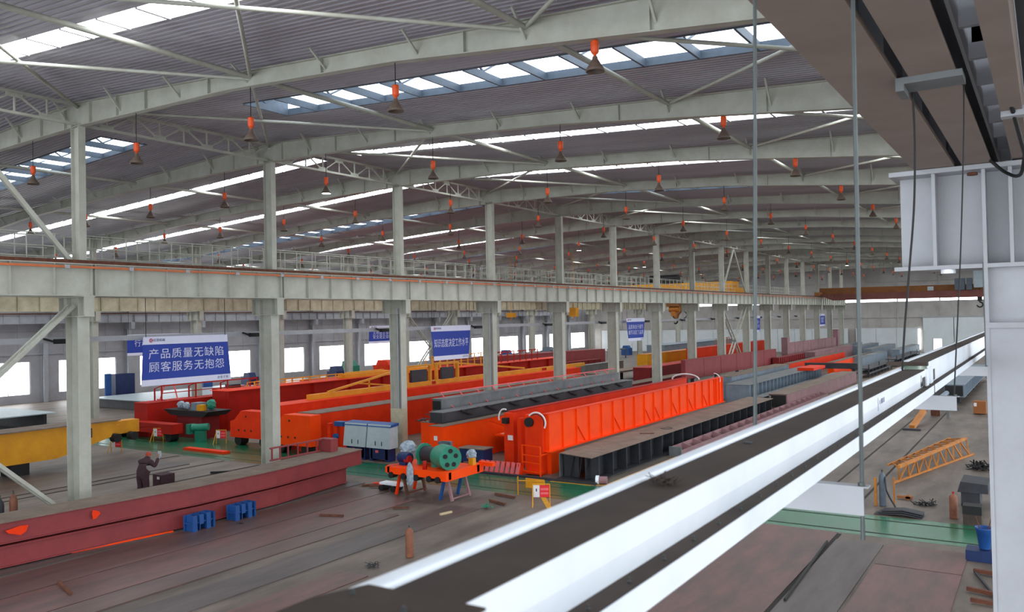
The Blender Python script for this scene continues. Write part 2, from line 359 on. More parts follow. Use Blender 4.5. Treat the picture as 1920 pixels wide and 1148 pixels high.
# tie pipes and diagonal wind bracing under the deck
TIEX = [-9.3, -18.2, -36.0, -45.0, -62.0]
for x in TIEX:
    nm = {-9.3: 'nearer the wall side', -18.2: 'midway over the crane bay', -36.0: 'first beyond the column row', -45.0: 'second beyond the column row', -62.0: 'over the far window bay'}[x]
    z = zt(x) - .16
    tag(MB().cyl((x, FR[0] - 8, z), (x, FR[-1] + 8, z), .07, 10).build('tie_pipe', 'white', loc=(x, FR[0], z)), 'long round white tie pipe threading the rafters, %s' % nm, 'pipe', 'roof tie pipes')
PX = [0.0, -9.3, -18.2, RIDGE, -36.0, -45.0, X2]
PN = ['at the near eaves', 'over mid crane bay', 'beside the ridge', 'just past the ridge', 'over mid second bay', 'at the second row']
for k in range(0, 12):
    for j in ((0, 1, 2) if k == 0 else (0, 2)):
        xa, xb = PX[j], PX[j + 1]; ya, yb = FR[k], FR[k + 1]
        for s in (0, 1):
            a = (xa, ya if s == 0 else yb, zt(xa) - .14 - .07 * s); b_ = (xb, yb if s == 0 else ya, zt(xb) - .14 - .07 * s)
            tag(MB().cyl(a, b_, .05, 8).build('brace_pipe', 'white', loc=a), 'white diagonal brace pipe crossing the %s roof bay, %s' % (ORD[k + 1], PN[j]), 'brace', 'crossed roof braces, bay %d panel %d' % (k + 1, j + 1))

# ------------------------------------------------------------------ columns
def make_column(two_sided=True):
    r = thing('steel_column', (X1, 0, 0), 'x', 'column', None, 'thing')
    c = MB()      # lower H section: flanges face across the hall
    c.box(-.37, -.345, -.2, .2, 0, 6.93).box(.325, .35, -.2, .2, 0, 6.93).box(-.345, .325, -.015, .015, 0, 6.93)
    c.box(-.42, .40, -.26, .26, 0, .04)
    c.build('lower_shaft', 'white').parent = r
    u = MB().box(-.08, -.06, -.12, .12, 7.6, 13.25).box(.36, .38, -.12, .12, 7.6, 13.25).box(-.06, .36, -.01, .01, 7.6, 13.25)
    u.box(-.08, .38, -.12, .12, 13.25, 13.27)
    u.build('upper_shaft', 'white').parent = r
    k = MB().box(-.85, .72, -.18, .18, 6.93, 6.96).box(-.85, .72, -.2, .2, 7.57, 7.6).box(-.83, .70, -.012, .012, 6.96, 7.57)
    for x in (-.83, -.36, .34, .69): k.box(x - .012, x + .012, -.17, .17, 6.96, 7.57)
    k.build('crane_corbel', 'white').parent = r
    return r
C1 = make_column()
for k, yy in enumerate(FR):
    lb = 'white steel column of the middle row, %s along its runway from the near end' % ORD[k + 1]
    if k == 0: C1.location = (X1, yy, 0); C1['label'] = lb; C1['group'] = 'columns of the middle row'; o = C1
    else: o = dup(C1, (X1, yy, 0), lb)
    if k in (3, 4):
        MB().cyl((X1 + .08, yy - .1, 0), (X1 + .08, yy - .1, 7.2), .05, 10).build('downpipe', 'pale', o)
    if k in (3, 4):
        z1 = 2.3 if k == 3 else 1.6
        MB().box(X1 - .375, X1 + .355, yy - .205, yy - .2, 0, z1).box(X1 + .35, X1 + .356, yy - .205, yy + .2, 0, z1).build('painted_band', 'cream', o)
for k in range(2, 17):
    yy = FR[k]
    dup(C1, (X2, yy, 0), 'white steel column of the second row, standing farther off, %s from its near end' % ORD[k - 1])['group'] = 'columns of the second row'
    if k >= 3:
        r = thing('wall_column', (X3 + .35, yy, 0), 'grey steel column against the window wall, %s from its near end' % ORD[k - 2], 'column', 'columns of the window wall', 'thing')
        MB().box(X3 + .02, X3 + .05, yy - .2, yy + .2, 0, 11.1).box(X3 + .55, X3 + .6, yy - .2, yy + .2, 0, 6.3).box(X3 + .05, X3 + .55, yy - .015, yy + .015, 0, 11.1).build('shaft', 'pale', r)
        MB().box(X3 + .05, X3 + 1.2, yy - .18, yy + .18, 6.3, 6.95).build('crane_corbel', 'pale', r)
# ridge truss between the column heads
tr = None
for k in range(0, 16):
    y0, y1 = FR[k], FR[k + 1]
    lb = 'white lattice truss joining middle row column heads, %s span from the near end' % ORD[k + 1]
    if tr is None:
        tr = thing('lattice_truss', (X1 + .15, y0, 13.2), lb, 'truss', 'lattice trusses along the ridge')
        zb, zc = 13.3, 13.93; x = X1 + .15
        MB().box(x - .06, x + .06, y0 + .12, y1 - .12, zb - .05, zb + .03).build('bottom_chord', 'white', tr)
        MB().box(x - .06, x + .06, y0 + .12, y1 - .12, zc - .03, zc + .05).build('top_chord', 'white', tr)
        l = MB()
        bot = [y0 + 1, y0 + 3, y0 + 5, y0 + 7]; top = [y0 + .1, y0 + 2, y0 + 4, y0 + 6, y0 + 7.9]
        for i, b_ in enumerate(bot):
            l.bar((x, b_, zb), (x, top[i], zc), .05, .05); l.bar((x, b_, zb), (x, top[i + 1], zc), .05, .05)
            l.bar((x, b_, zb), (x, b_, zc), .045, .045)
        for t in top[1:4]: l.bar((x, t, zb), (x, t, zc), .045, .045)
        l.build('web_lattice', 'white', tr)
        repeat(MB().box(x - .015, x + .015, bot[0] - .25, bot[0] + .25, zb - .03, zb + .15), 'gusset_plate', 'white', tr, [(0, 2 * i, 0) for i in (1, 2, 3)] + [(0, 1 + 2 * i, zc - zb - .12) for i in (0, 1, 2)])
    else: dup(tr, (X1 + .15, y0, 13.2), lb)
# crossed lattice bracing between columns
def lattice(mb, a, b_, gap=.3):
    a = Vector(a); b_ = Vector(b_); d = (b_ - a); n = int(d.length / .5)
    for s in (-gap / 2, gap / 2): mb.bar(a + Vector((s, 0, 0)), b_ + Vector((s, 0, 0)), .11, .11)
    for i in range(n):
        p = a + d * (i / n); q = a + d * ((i + 1) / n); s = 1 if i % 2 else -1
        mb.bar(p + Vector((s * gap / 2, 0, 0)), q + Vector((-s * gap / 2, 0, 0)), .04, .04)
for nm, x, k in (('beside the first middle row column', X1, 0), ('between ninth and tenth middle row columns', X1, 9), ('between two columns of the second row', X2, 7)):
    y0, y1 = FR[k], FR[k + 1]
    r = thing('cross_bracing', (x, (y0 + y1) / 2, 0), 'crossed white lattice bracing below the crane beam, %s' % nm, 'bracing')
    m = MB(); lattice(m, (x, y0 + .2, .3), (x, y1 - .2, 7.3)); m.build('brace', 'white', r)
    m = MB(); lattice(m, (x, y0 + .2, 7.3), (x, y1 - .2, .3)); m.build('brace', 'white', r)
    if x == X1:
        r = thing('gable_bracing', (x, (y0 + y1) / 2, 8.7), 'inverted V bracing above the crane beam, %s' % nm, 'bracing')
        MB().bar((x + .1, y0 + .3, 8.8), (x + .1, (y0 + y1) / 2, 13.2), .14).build('brace', 'white', r)
        MB().bar((x + .1, y1 - .3, 8.8), (x + .1, (y0 + y1) / 2, 13.2), .14).build('brace', 'white', r)

# ------------------------------------------------------------------ crane runway beams, conductor rail, walkway railings
def runway(xc, zb, ztp, y0, y1, label_fmt, group, m='white', fw=.15, st=1.333):
    first = None; n = int(round((y1 - y0) / 8))
    for i in range(n):
        ya = y0 + 8 * i
        lb = label_fmt % ORD[i + 1]
        if first is None:
            r = thing('crane_runway_beam', (xc, ya, zb), lb, 'crane beam', group, 'thing'); first = r
            MB().box(xc - fw, xc + fw, ya + .01, ya + 7.99, zb, zb + .03).build('bottom_flange', m, r)
            MB().box(xc - fw, xc + fw, ya + .01, ya + 7.99, ztp - .03, ztp, 0, 1).build('top_flange', [m, 'darkdust'], r)
            wb = MB().box(xc - .015, xc + .015, ya + .01, ya + 7.99, zb + .03, ztp - .03)
            k = 0
            while k * st < 7.9:
                wb.box(xc - fw + .02, xc + fw - .02, ya + .05 + k * st, ya + .07 + k * st, zb + .03, ztp - .03); k += 1
            wb.box(xc - fw + .02, xc + fw - .02, ya + 7.93, ya + 7.95, zb + .03, ztp - .03)
            wb.build('web', m, r)
            MB().box(xc - .04, xc + .04, ya, ya + 8, ztp, ztp + .12).build('rail', 'rust', r)
        else: dup(first, (xc, ya, zb), lb)
XB = X1 + .52
runway(XB, 7.6, 8.66, FR[0] + .2 - 8, FR[0] + .2 + 128, 'deep white crane beam on the middle row, %s length from the near end', 'crane beams of the middle row')
runway(X2 + .52, 7.6, 8.66, FR[2] + .2, FR[16] + .2, 'white crane beam on the second row behind, %s length from its near end', 'crane beams of the second row', 'cream')
runway(X3 + .95, 6.95, 7.75, FR[3] + .2, FR[16] + .2, 'shallow crane beam along the window wall, %s length from its near end', 'crane beams of the window wall', 'pale')
runway(X1 - .55, 7.6, 8.52, FR[0] + .2 - 8, FR[0] + .2 + 128, 'second bay crane beam hidden behind the middle row one, %s length', 'second bay crane beams')
r = thing('conductor_rail', (XB + .17, 3, 8.5), 'orange conductor rail clipped along the top of the white crane beam', 'conductor rail')
MB().box(XB + .16, XB + .2, FR[0] - 7, FR[16], 8.50, 8.57).build('bar', 'conductor', r)
repeat(MB().box(XB + .15, XB + .23, FR[0] - 6, FR[0] - 5.85, 8.48, 8.6), 'clip', 'pale', r, [(0, 2.2 * i, 0) for i in range(1, 60)])
first = None
for x in (X1 - .75, X1 - 1.5):
    for k in range(0, 14):
        ya = FR[k] + .3 - 8; 
        lb = 'white tubular railing above the crane beam, %s length, %s line' % (ORD[k + 1], 'inner' if x > X1 - 1 else 'outer')
        if first is None:
            first = thing('walkway_railing', (x, ya, 8.72), lb, 'railing', 'railings of the crane walkway')
            m = MB()
            for z in (8.95, 9.3, 9.72): m.cyl((x, ya, z), (x, ya + 7.5, z), .022, 6)
            m.build('rail', 'white', first)
            repeat(MB().cyl((x, ya + .1, 8.72), (x, ya + .1, 9.72), .022, 6), 'baluster', 'white', first, [(0, .91 * i, 0) for i in range(1, 9)])
        else: dup(first, (x, ya, 8.72), lb)
tag(MB().box(X1 - 1.55, X1 - .42, FR[0] - 8, FR[16], 8.66, 8.7).build('walkway_deck', 'steel', loc=(X1 - 1, FR[0], 8.66)), 'narrow steel walkway deck behind the crane beam carrying the railings', 'walkway')

# ------------------------------------------------------------------ high-bay lamps
lm = thing('high_bay_lamp', (0, 0, 0), 'x', 'lamp', 'orange high bay lamps under the rafters')
MB().lathe([(.0, .33), (.07, .33), (.085, .30), (.085, .10), (.06, .06), (.035, .05), (.035, -.02), (0, -.02)], 12).build('ballast_housing', 'lampred').parent = lm
MB().lathe([(.05, -.0), (.06, -.05), (.13, -.17), (.19, -.25), (.195, -.31), (.185, -.31), (.18, -.25), (.12, -.16), (.04, -.05)], 16).build('lamp_shade', 'lampshade').parent = lm
wire = MB().cyl((0, 0, .33), (0, 0, 1.0), .012, 5).build('hanging_wire', 'black'); wire.parent = lm
LX = [-7.65, -13.0, -18.2, -23.5, -29.6, -34.9, -40.3, -45.6, -50.8, -58.0, -64.0]
LN = ['first from the near eaves', 'second from the near eaves', 'third from the near eaves', 'beside the ridge', 'just past the ridge', 'second past the ridge', 'third past the ridge', 'fourth past the ridge', 'fifth past the ridge', 'first over the window bay', 'second over the window bay']
bulb = None; used = False
for k, yy in enumerate(FR[1:]):
    for j, x in enumerate(LX):
        if k == 0 and x < -36: continue
        lb = 'orange-topped bell lamp below the %s rafter, %s' % (ORD[k + 2], LN[j])
        loc = (x, yy, 11.92 + (0 if x > -50 else -.5))
        if not used: lm.location = loc; lm['label'] = lb; o = lm; used = True
        else: o = dup(lm, loc, lb)
        wz = (zt(x) - dep(x) - .02 - loc[2])
        for ch in o.children:
            if ch.name.startswith('hanging_wire'):
                ch.scale = (1, 1, max(.01, (wz - .33) / .67)); ch.location = (0, 0, .33 - .33 * ch.scale[2])
        if (k, j) in ((1, 3), (5, 4), (8, 5), (10, 2), (7, 6)):
            sh_ = [c for c in o.children if c.name.startswith('lamp_shade')][0]; MB().lathe([(0, -.29), (.16, -.29), (.17, -.31), (0, -.315)], 14).build('lit_bulb', 'lampon').parent = sh_
            o['label'] = lb + ', switched on'

# ------------------------------------------------------------------ near column row: column with corbel, runway beams seen from below
Y0 = FR[0]
r = thing('steel_column', (0, Y0, 0), 'broad pale grey column close to the viewer carrying a ribbed corbel', 'column', None, 'thing')
MB().box(-.385, -.36, Y0 - .2, Y0 + .2, 0, 6.46).box(.34, .365, Y0 - .2, Y0 + .2, 0, 6.46).box(-.36, .34, Y0 - .19, Y0 - .165, 0, 6.46).build('lower_shaft', 'pale', r)
MB().box(-.40, .38, Y0 - .21, Y0 + .21, 6.46, 6.5).box(-.385, -.36, Y0 - .2, Y0 + .2, 6.5, 6.9).box(-.36, .3, Y0 - .12, Y0 - .1, 6.5, 6.9).build('cap_plate', 'pale', r)
k = MB().box(-.98, .38, Y0 - .2, Y0 + .2, 6.90, 6.93).box(-1.0, .38, Y0 - .22, Y0 + .22, 7.62, 7.655).box(-.95, .36, Y0 - .012, Y0 + .012, 6.93, 7.62)
for x in (-.70, -.373, -.205, .1): k.box(x - .012, x + .012, Y0 - .19, Y0 + .19, 6.93, 7.62)
k.build('crane_corbel', 'pale', r)
MB().box(-.2, -.17, Y0 - .12, Y0 + .12, 7.66, 12).box(.2, .23, Y0 - .12, Y0 + .12, 7.66, 12).box(-.17, .2, Y0 - .01, Y0 + .01, 7.66, 12).build('upper_shaft', 'pale', r)
MB().cyl((-.62, Y0 - .14, 6.9), (-.62, Y0 - .14, 6.87), .05, 12).build('warning_lamp', 'galv', r)
MB().lathe([(0, 0), (.035, 0), (.035, .02), (0, .02)], 8, c=(-.44, Y0 - .2, 7.58)).build('anchor_nut', 'rust', r)
r = thing('crane_runway_beam', (-.69, Y0, 7.66), 'broad crane beam seen from below, its dusty underside ending on the near corbel', 'crane beam', None, 'thing')
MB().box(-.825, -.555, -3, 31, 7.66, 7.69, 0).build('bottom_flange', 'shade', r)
w = MB().box(-.70, -.68, -3, 31, 7.69, 8.7)
for i in range(26): w.box(-.80, -.58, -2.7 + i * 1.33, -2.685 + i * 1.33, 7.69, 8.7)
w.build('web', 'pale', r); MB().box(-.85, -.53, -3, 31, 8.7, 8.74).build('top_flange', 'pale', r)
r = thing('side_beam', (-.41, Y0, 7.66), 'narrower dark steel beam parallel to the near crane beam, seen from below', 'beam', None, 'thing')
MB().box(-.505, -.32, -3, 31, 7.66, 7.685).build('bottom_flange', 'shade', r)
MB().box(-.42, -.405, -3, 31, 7.685, 8.5).build('web', 'pale', r)
t = thing('walkway_truss', (-.1, Y0, 7.9), 'pale ribbed walkway beam above the near column with dark deck plates', 'walkway', None, 'thing')
w = MB().box(-.31, -.295, -3, 31, 7.80, 8.5)
for i in range(60): w.box(-.30, -.19, -2 + i * .55, -1.97 + i * .55, 7.82, 8.3)
w.build('web', 'pale', t)
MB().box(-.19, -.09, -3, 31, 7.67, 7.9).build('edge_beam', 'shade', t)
MB().box(-.09, 1.4, -3, 31, 7.95, 7.98).build('deck_plate', 'darksteel', t)
MB().box(-.19, .5, Y0 - 1.9, Y0 - 1.82, 7.64, 7.69).build('cross_strut', 'pale', t)
tag(MB().box(-.525, -.29, 4.12, 4.30, 7.63, 7.66).box(-.56, -.525, 4.12, 4.30, 7.60, 7.66).build('hanger_bracket', 'steel', loc=(-.41, 4.2, 7.63)), 'short grey bracket plate bolted under the two beams above', 'bracket')
def cable(name, pts, rad, m, label, cat, group=None):
    cu = []; n = len(pts)
    for i in range(n - 1):
        p0, p1, p2, p3 = [Vector(pts[max(0, min(n - 1, q))]) for q in (i - 1, i, i + 1, i + 2)]
        for s in range(6):
            t_ = s / 6; cu.append(.5 * ((2 * p1) + (-p0 + p2) * t_ + (2 * p0 - 5 * p1 + 4 * p2 - p3) * t_ ** 2 + (-p0 + 3 * p1 - 3 * p2 + p3) * t_ ** 3))
    cu.append(Vector(pts[-1]))
    return tag(MB().tube(cu, rad, 7).build(name, m, loc=pts[0]), label, cat, group)
cable('hanging_cable', [(-.515, 4.33, 7.66), (-.512, 4.34, 7.4), (-.525, 4.36, 7.1), (-.555, 4.38, 6.8), (-.585, 4.385, 6.5), (-.607, 4.385, 6.2)], .0052, 'black', 'bent dark rod hanging from the bracket overhead to the outer side of the tray', 'rod')
cable('hanging_cable', [(-.305, 4.40, 7.66), (-.312, 4.40, 7.4), (-.335, 4.39, 6.9), (-.36, 4.385, 6.5), (-.383, 4.38, 6.15)], .0034, 'black', 'thin dark rod reaching the second tray support beside the column', 'rod')
cable('power_cable', [(-.145, 4.6, 7.95), (-.15, 4.9, 7.75), (-.12, 5.4, 7.62), (-.09, 6.0, 7.52)], .012, 'black', 'thin cable dangling by the walkway truss junction box', 'cable')
cable('power_cable', [(-.09, 6.0, 7.62), (-.13, 6.5, 7.50), (-.22, 6.75, 7.55), (-.32, 6.8, 7.66)], .012, 'black', 'thick black cable looping below the walkway truss onto the corbel', 'cable')
tag(MB().box(-.28, -.2, 4.6, 4.85, 7.9, 8.0).build('junction_box', 'cream', loc=(-.24, 4.7, 7.9)), 'small cream junction box fixed to the overhead walkway truss', 'junction box')

# ------------------------------------------------------------------ slim galvanised trunking hung from the near crane beams
ty0, ty1 = .34, 4.466  # tray, support and rod coordinates below: a larger group scaled down about the camera
r = thing('cable_tray', (-.54, 1.5, 6.2), 'long galvanised tray with dusty top hung on rods past the column', 'tray')
MB().prism([(-.606, 6.301), (-.506, 6.301), (-.506, 6.31), (-.606, 6.31)], 'y', ty0, ty1).build('top_plate', 'darkdust', r)
MB().cyl((-.613, ty0, 6.3115), (-.613, ty1, 6.3115), .012, 14).build('rolled_edge', 'galv', r)
MB().prism([(-.506, 6.31), (-.504, 6.31), (-.504, 6.2694), (-.5098, 6.2346), (-.5118, 6.2346), (-.506, 6.2694)], 'y', ty0, ty1).build('side_plate', 'galv', r)
MB().box(-.5104, -.4733, ty0, ty1, 6.2303, 6.2346).build('ledge', 'darkdust', r)
MB().box(-.4733, -.4715, ty0, ty1, 6.197, 6.2352).build('outer_flange', 'galv', r)
MB().box(-.615, -.603, ty0, ty1, 6.194, 6.301).box(-.609, -.4727, ty0, ty1, 6.194, 6.197).build('base_plate', 'galv', r)
repeat(MB().cyl((-.490, .55, 6.2346), (-.490, .55, 6.2369), .0029, 6).cyl((-.490, .55, 6.2369), (-.490, .55, 6.2421), .0013, 8), 'bolt', 'zinc', r, [(0, .122 * q_, 0) for q_ in range(1, 32)])
MB().box(-.506, -.5026, 4.263, 4.269, 6.24, 6.2955).build('seam', 'darksteel', r)
mk = MB().box(-.504, -.5032, 3.103, 3.107, 6.252, 6.298)
for a_, h_ in ((0, .0145), (.029, .0174), (.0435, .0174), (.064, .0174), (.087, .0174)): mk.box(-.504, -.5030, 3.138 + a_, 3.147 + a_, 6.272, 6.272 + h_)
mk.build('printed_mark', 'greyink', r)
r = thing('tray_lid_plate', (-.58, .41, 6.32), 'dusty flat steel plate lying over the near end of the tray', 'plate')
MB().prism([(-.615, .2), (-.4495, .2), (-.4495, .638), (-.5945, .635), (-.615, .58)], 'z', 6.3263, 6.329).build('plate', 'darkdust', r)
for p in ((-.586, .603), (-.508, .589)): MB().cyl((p[0], p[1], 6.329), (p[0], p[1], 6.3348), .0018, 8).cyl((p[0], p[1], 6.329), (p[0], p[1], 6.3313), .003, 6).build('bolt', 'zinc', r)
r = thing('cable_tray', (-.54, 4.6, 6.2), 'further galvanised tray length starting past the joint box', 'tray')
MB().box(-.5974, -.506, 4.51, 12, 6.333, 6.342).build('top_plate', 'darkdust', r)
MB().cyl((-.606, 4.51, 6.339), (-.606, 12, 6.339), .0116, 12).build('rolled_edge', 'galv', r)
MB().box(-.506, -.504, 4.51, 12, 6.2346, 6.342).build('side_plate', 'galv', r); MB().box(-.506, -.4733, 4.51, 12, 6.2303, 6.2346).build('ledge', 'darkdust', r); MB().box(-.4733, -.4715, 4.51, 12, 6.197, 6.2352).build('outer_flange', 'galv', r)
r = thing('joint_box', (-.54, 4.5, 6.25), 'galvanised joint box with cut openings where two tray lengths meet', 'box')
MB().box(-.6815, -.4988, 4.47, 4.518, 6.327, 6.345).build('cover_plate', 'darkdust', r)
MB().box(-.5046, -.496, 4.41, 4.495, 6.223, 6.316).box(-.5046, -.496, 4.567, 4.67, 6.223, 6.316).build('splice_plate', 'galv', r)
MB().box(-.5037, -.5026, 4.306, 4.408, 6.24, 6.281).box(-.5037, -.5026, 4.67, 4.81, 6.24, 6.295).build('cut_opening', 'black', r)
HY = [2.062, 4.382, 6.702]
for nm, xa, ya, xb, za, zb_, rad in (('thick steel hanger rod, its foot behind the rolled tray edge', -.626, HY[0] + .005, -.590, 6.15, 7.66, .0049), ('thick steel hanger rod on the aisle side, nut clamping the first tray support', -.374, HY[0] - .005, -.363, 6.069, 7.66, .0049),
                          ('third thin hanger rod, far along the tray beyond the column bracket', -.377, HY[2], -.377, 6.107, 6.93, .004)):
    tag(MB().cyl((xa, ya, za), (xb, ya, zb_), rad, 12).build('hanger_rod', 'zinc', loc=(xa, ya, za)), nm, 'rod', 'tray hanger rods')
for k, (lb, yy) in enumerate(zip(('first', 'second', 'third'), HY)):
    s_ = thing('tray_support', (-.5, yy, 6.15), 'flat white channel under the tray held by hanger rods, the %s one' % lb, 'support', 'tray supports')
    MB().box(-.6525, -.3683, yy - .0174, yy - .0145, 6.127, 6.191).box(-.6525, -.358, yy - .0174, yy + .0145, 6.191, 6.194).build('channel', 'pale', s_)
    MB().cyl((-.374, yy - .005, 6.194), (-.374, yy - .005, 6.202), .0085, 6).build('nut', 'zinc', s_)

# clutter on the tray top
random.seed(3)
def scrap(name, c, n, r_, m, label, cat, zz=0.0):
    mb = MB()
    for i in range(n):
        a = random.uniform(0, 6.28); q = random.uniform(0, r_); p = Vector((c[0] + math.cos(a) * q, c[1] + math.sin(a) * q, c[2] + r_ * .05 + random.uniform(0, r_ * .3)))
        d_ = Vector((random.uniform(-1, 1), random.uniform(-1, 1), random.uniform(-.2, .5))).normalized() * r_ * random.uniform(.3, .8)
        mb.bar(p, p + d_, r_ * .09, r_ * .05)
    return tag(mb.build(name, m, loc=c), label, cat, None, 'stuff')
scrap('grit_heap', (-.56, 1.334, 6.31), 60, .026, 'darkdust', 'small heap of swept grit on the dusty tray top', 'grit')
tag(MB().box(-.577, -.560, 1.827, 1.844, 6.31, 6.3135).build('tie_clip', 'darksteel', loc=(-.568, 1.83, 6.31)), 'dark clip lying on the dusty tray top', 'clip')

def text_mesh(name, body, size, m, parent, mw, ext=0.0, spacing=1.0):
    c = bpy.data.curves.new(name, 'FONT'); c.body = body; c.size = size; c.align_x = 'CENTER'; c.align_y = 'CENTER'; c.resolution_u = 2; c.space_character = spacing
    if ext: c.extrude = ext
    o = bpy.data.objects.new(name, c); COL.objects.link(o)
    bpy.context.view_layer.update()
    me = bpy.data.meshes.new_from_object(o.evaluated_get(bpy.context.evaluated_depsgraph_get())); me.name = name
    bpy.data.objects.remove(o); me.transform(mw)
    base = parent.location if parent else Vector((0, 0, 0))
    me.transform(Matrix.Translation(-base)); me.materials.clear(); me.materials.append(M[m])
    n = bpy.data.objects.new(name, me); COL.objects.link(n)
    if parent: n.parent = parent
    return n
# ------------------------------------------------------------------ steel floor plates of the assembly benches
def plate(x0, x1, y0, y1, m, label, z=0.03):
    tag(MB().box(x0, x1, y0, y1, 0.001, z).build('floor_plate', m, loc=((x0 + x1) / 2, (y0 + y1) / 2, 0)), label, 'floor plate')
plate(-25.4, -23.5, 6, 25.0, 'plateg', 'worn grey steel floor plate beneath the long maroon beam')
plate(-23.3, -21.5, 6, 24.2, 'plate', 'reddish steel floor plate alongside the long maroon beam')
plate(-21.45, -19.6, 6, 23.6, 'plateb', 'red primed steel floor plate, second out from the maroon beam')
plate(-19.55, -18.6, 5, 21.4, 'plate', 'narrow reddish floor plate ending short of the winch trestles')
plate(-17.95, -16.7, 4, 23.4, 'plateg', 'dark grey oily floor plate running toward the brown gas cylinder')
plate(-15.9, -14.9, 6, 15.9, 'plateb', 'short reddish plate edge beside the yellow floor line')
plate(-13.0, -5.42, 5, 26.0, 'plateb', 'wide red primed floor plate beneath the hanging tray')
plate(-5.3, -4.05, 8, 25.2, 'plateg', 'narrow bare floor plate between two red primed plates')
plate(-3.95, -1.95, 8, 23.15, 'plateb', 'red primed floor plate at the foot of the near column', .035)
plate(-3.95, -1.95, 23.2, 25.3, 'plateb', 'short pinkish floor plate next to the green aisle', .035)
plate(-38.5, -34.2, 8, 24.5, 'plateg', 'grey steel plate between dark floor grooves beyond the column row')
tag(MB().box(-5.42, -5.3, 8, 25.9, 0.001, .012).build('floor_groove', 'groove', loc=(-5.36, 15, 0)), 'narrow dark channel between red and bare floor plates', 'groove')
tag(MB().bar((-5.45, 24.7, .06), (-5.2, 19.2, .06), .05).build('floor_cable', 'black', loc=(-5.3, 20, .05)), 'black cable lying along the seam of the floor plates', 'cable')

# ------------------------------------------------------------------ girders lying in the bay
def girder(name, label, cat, x0, x1, y0, y1, z0, z1, m, top='dust', fl=.06, ribs=0, group=None, endm=None, slant=0.0, rise=0.0):
    """box girder along the hall; slant moves the far end across, rise lifts it"""
    if z0 <= .13: z0 = .01
    r_ = thing(name, (x0 + (x1 - x0) / 2, y0, z0), label, cat, group)
    def sh(mb):
        mb.v = [(v[0] + slant * (v[1] - y0) / (y1 - y0), v[1], v[2] + rise * (v[1] - y0) / (y1 - y0)) for v in mb.v]; return mb
    sh(MB().box(x0 + fl, x1 - fl, y0 + .02, y1 - .02, z0 + .03, z1 - .03)).build('web_plate', m, r_)
    sh(MB().box(x0, x1, y0, y1, z1 - .03, z1)).build('top_flange', [top] if top else m, r_)
    sh(MB().box(x0, x1, y0, y1, z0, z0 + .03)).build('bottom_flange', m, r_)
    if ribs:
        n = int((y1 - y0) / ribs); st = (y1 - y0 - .1) / n; k_ = 1 / (y1 - y0)
        repeat(MB().box(x1 - fl, x1 - .005, y0 + .04, y0 + .06, z0 + .03, z1 - .03), 'stiffener_rib', m, r_, [(slant * st * i * k_, st * i, rise * st * i * k_) for i in range(1, n + 1)])
    return r_
def blocks(label, x, ys, h, m='darksteel', grp=None, w_=.5):
    first = None
    for i, yy in enumerate(ys):
        o = MB().box(-w_ / 2, w_ / 2, -.12, .12, 0, .05).box(-w_ / 2, w_ / 2, -.12, .12, h - .05, h).box(-w_ / 2 + .1, w_ / 2 - .1, -.05, .05, .05, h - .05).build('support_block', m) if first is None else first.copy()
        if first is None: first = o
        else: COL.objects.link(o)
        o.location = (x, yy, 0); tag(o, label % ORD[i + 1], 'support', grp or label.split(',')[0])

# long maroon beam pair in front of the middle column row
def path_beam(name, label, pts, z0, z1, w_, m, top):
    r_ = thing(name, (pts[0][0], pts[0][1], z0), label, 'beam')
    web = MB(); tf = MB(); bf = MB()
    for (xa, ya), (xb, yb) in zip(pts, pts[1:]):
        for mb, a, b_, c0, c1 in ((web, -w_ + .08, -.06, z0 + .03, z1 - .03), (tf, -w_, 0, z1 - .03, z1), (bf, -w_, 0, z0, z0 + .03)):
            vs = [(x + o_, yy, z) for x, yy in ((xa, ya), (xb, yb)) for o_, z in ((a, c0), (b_, c0), (b_, c1), (a, c1))]
            mb.add(vs, [(0, 1, 2, 3), (7, 6, 5, 4), (0, 4, 5, 1), (1, 5, 6, 2), (2, 6, 7, 3), (3, 7, 4, 0)])
    web.build('web_plate', m, r_); tf.build('top_flange', top, r_); bf.build('bottom_flange', m, r_)
    return r_
BP = [(-24.4, 7), (-24.1, 11.3), (-23.5, 17.1), (-23.5, 20.5), (-24.1, 24.6)]
path_beam('steel_beam', 'lower maroon beam with an orange stripe, resting on the floor plates', BP, .06, .64, 1.3, 'maroon', 'maroon')
path_beam('steel_beam', 'upper maroon beam with dusty top stacked in front of the middle columns', [(x - .02, y) for x, y in BP[:-1]] + [(-24.0, 25.4)], .70, 1.30, 1.3, 'maroon', 'dust')
tag(MB().bar((-23.98, 13.2, .045), (-23.5, 16.2, .045), .04, .05).build('paint_streak', 'orange', loc=(-23.7, 14, .03)), 'bright orange painted bar at the foot of the lower maroon beam', 'bar')
mb = MB()
for (yy, zz, a, b_) in ((11.75, 1.02, .28, .12), (13.85, 1.04, .12, .13)):
    n = 9; vs = []
    for i in range(n):
        q = 2 * PI * i / n; rr = 1 + .25 * math.sin(3 * q + yy)
        y_ = yy + math.cos(q) * a * rr; vs.append((-24.4 + .6 * (y_ - 7) / 10.1 * 1.49 - .028, y_, zz + math.sin(q) * b_ * rr))
    tag(MB().add(vs, [tuple(range(n))]).build('paint_patch', 'orangered', loc=vs[0]), 'rough orange paint patch on the upper maroon beam, %s one' % ('wider' if a > .2 else 'smaller'), 'paint mark')

r = thing('guard_railing', (-25.6, 24.2, 1.3), 'maroon guard frame standing on the beam end beside the second column', 'frame')
m = MB()
for yy in (21.6, 22.0, 22.4, 22.9, 23.4, 23.9, 24.4): m.bar((-25.1, yy, 1.3), (-25.1, yy, 1.78), .05)
for z in (1.80, 1.34): m.bar((-25.1, 21.5, z), (-25.1, 24.5, z), .06)
m.build('bar', 'maroon', r); MB().box(-25.3, -24.6, 24.2, 24.6, 1.3, 1.82).build('end_box', 'maroon', r)

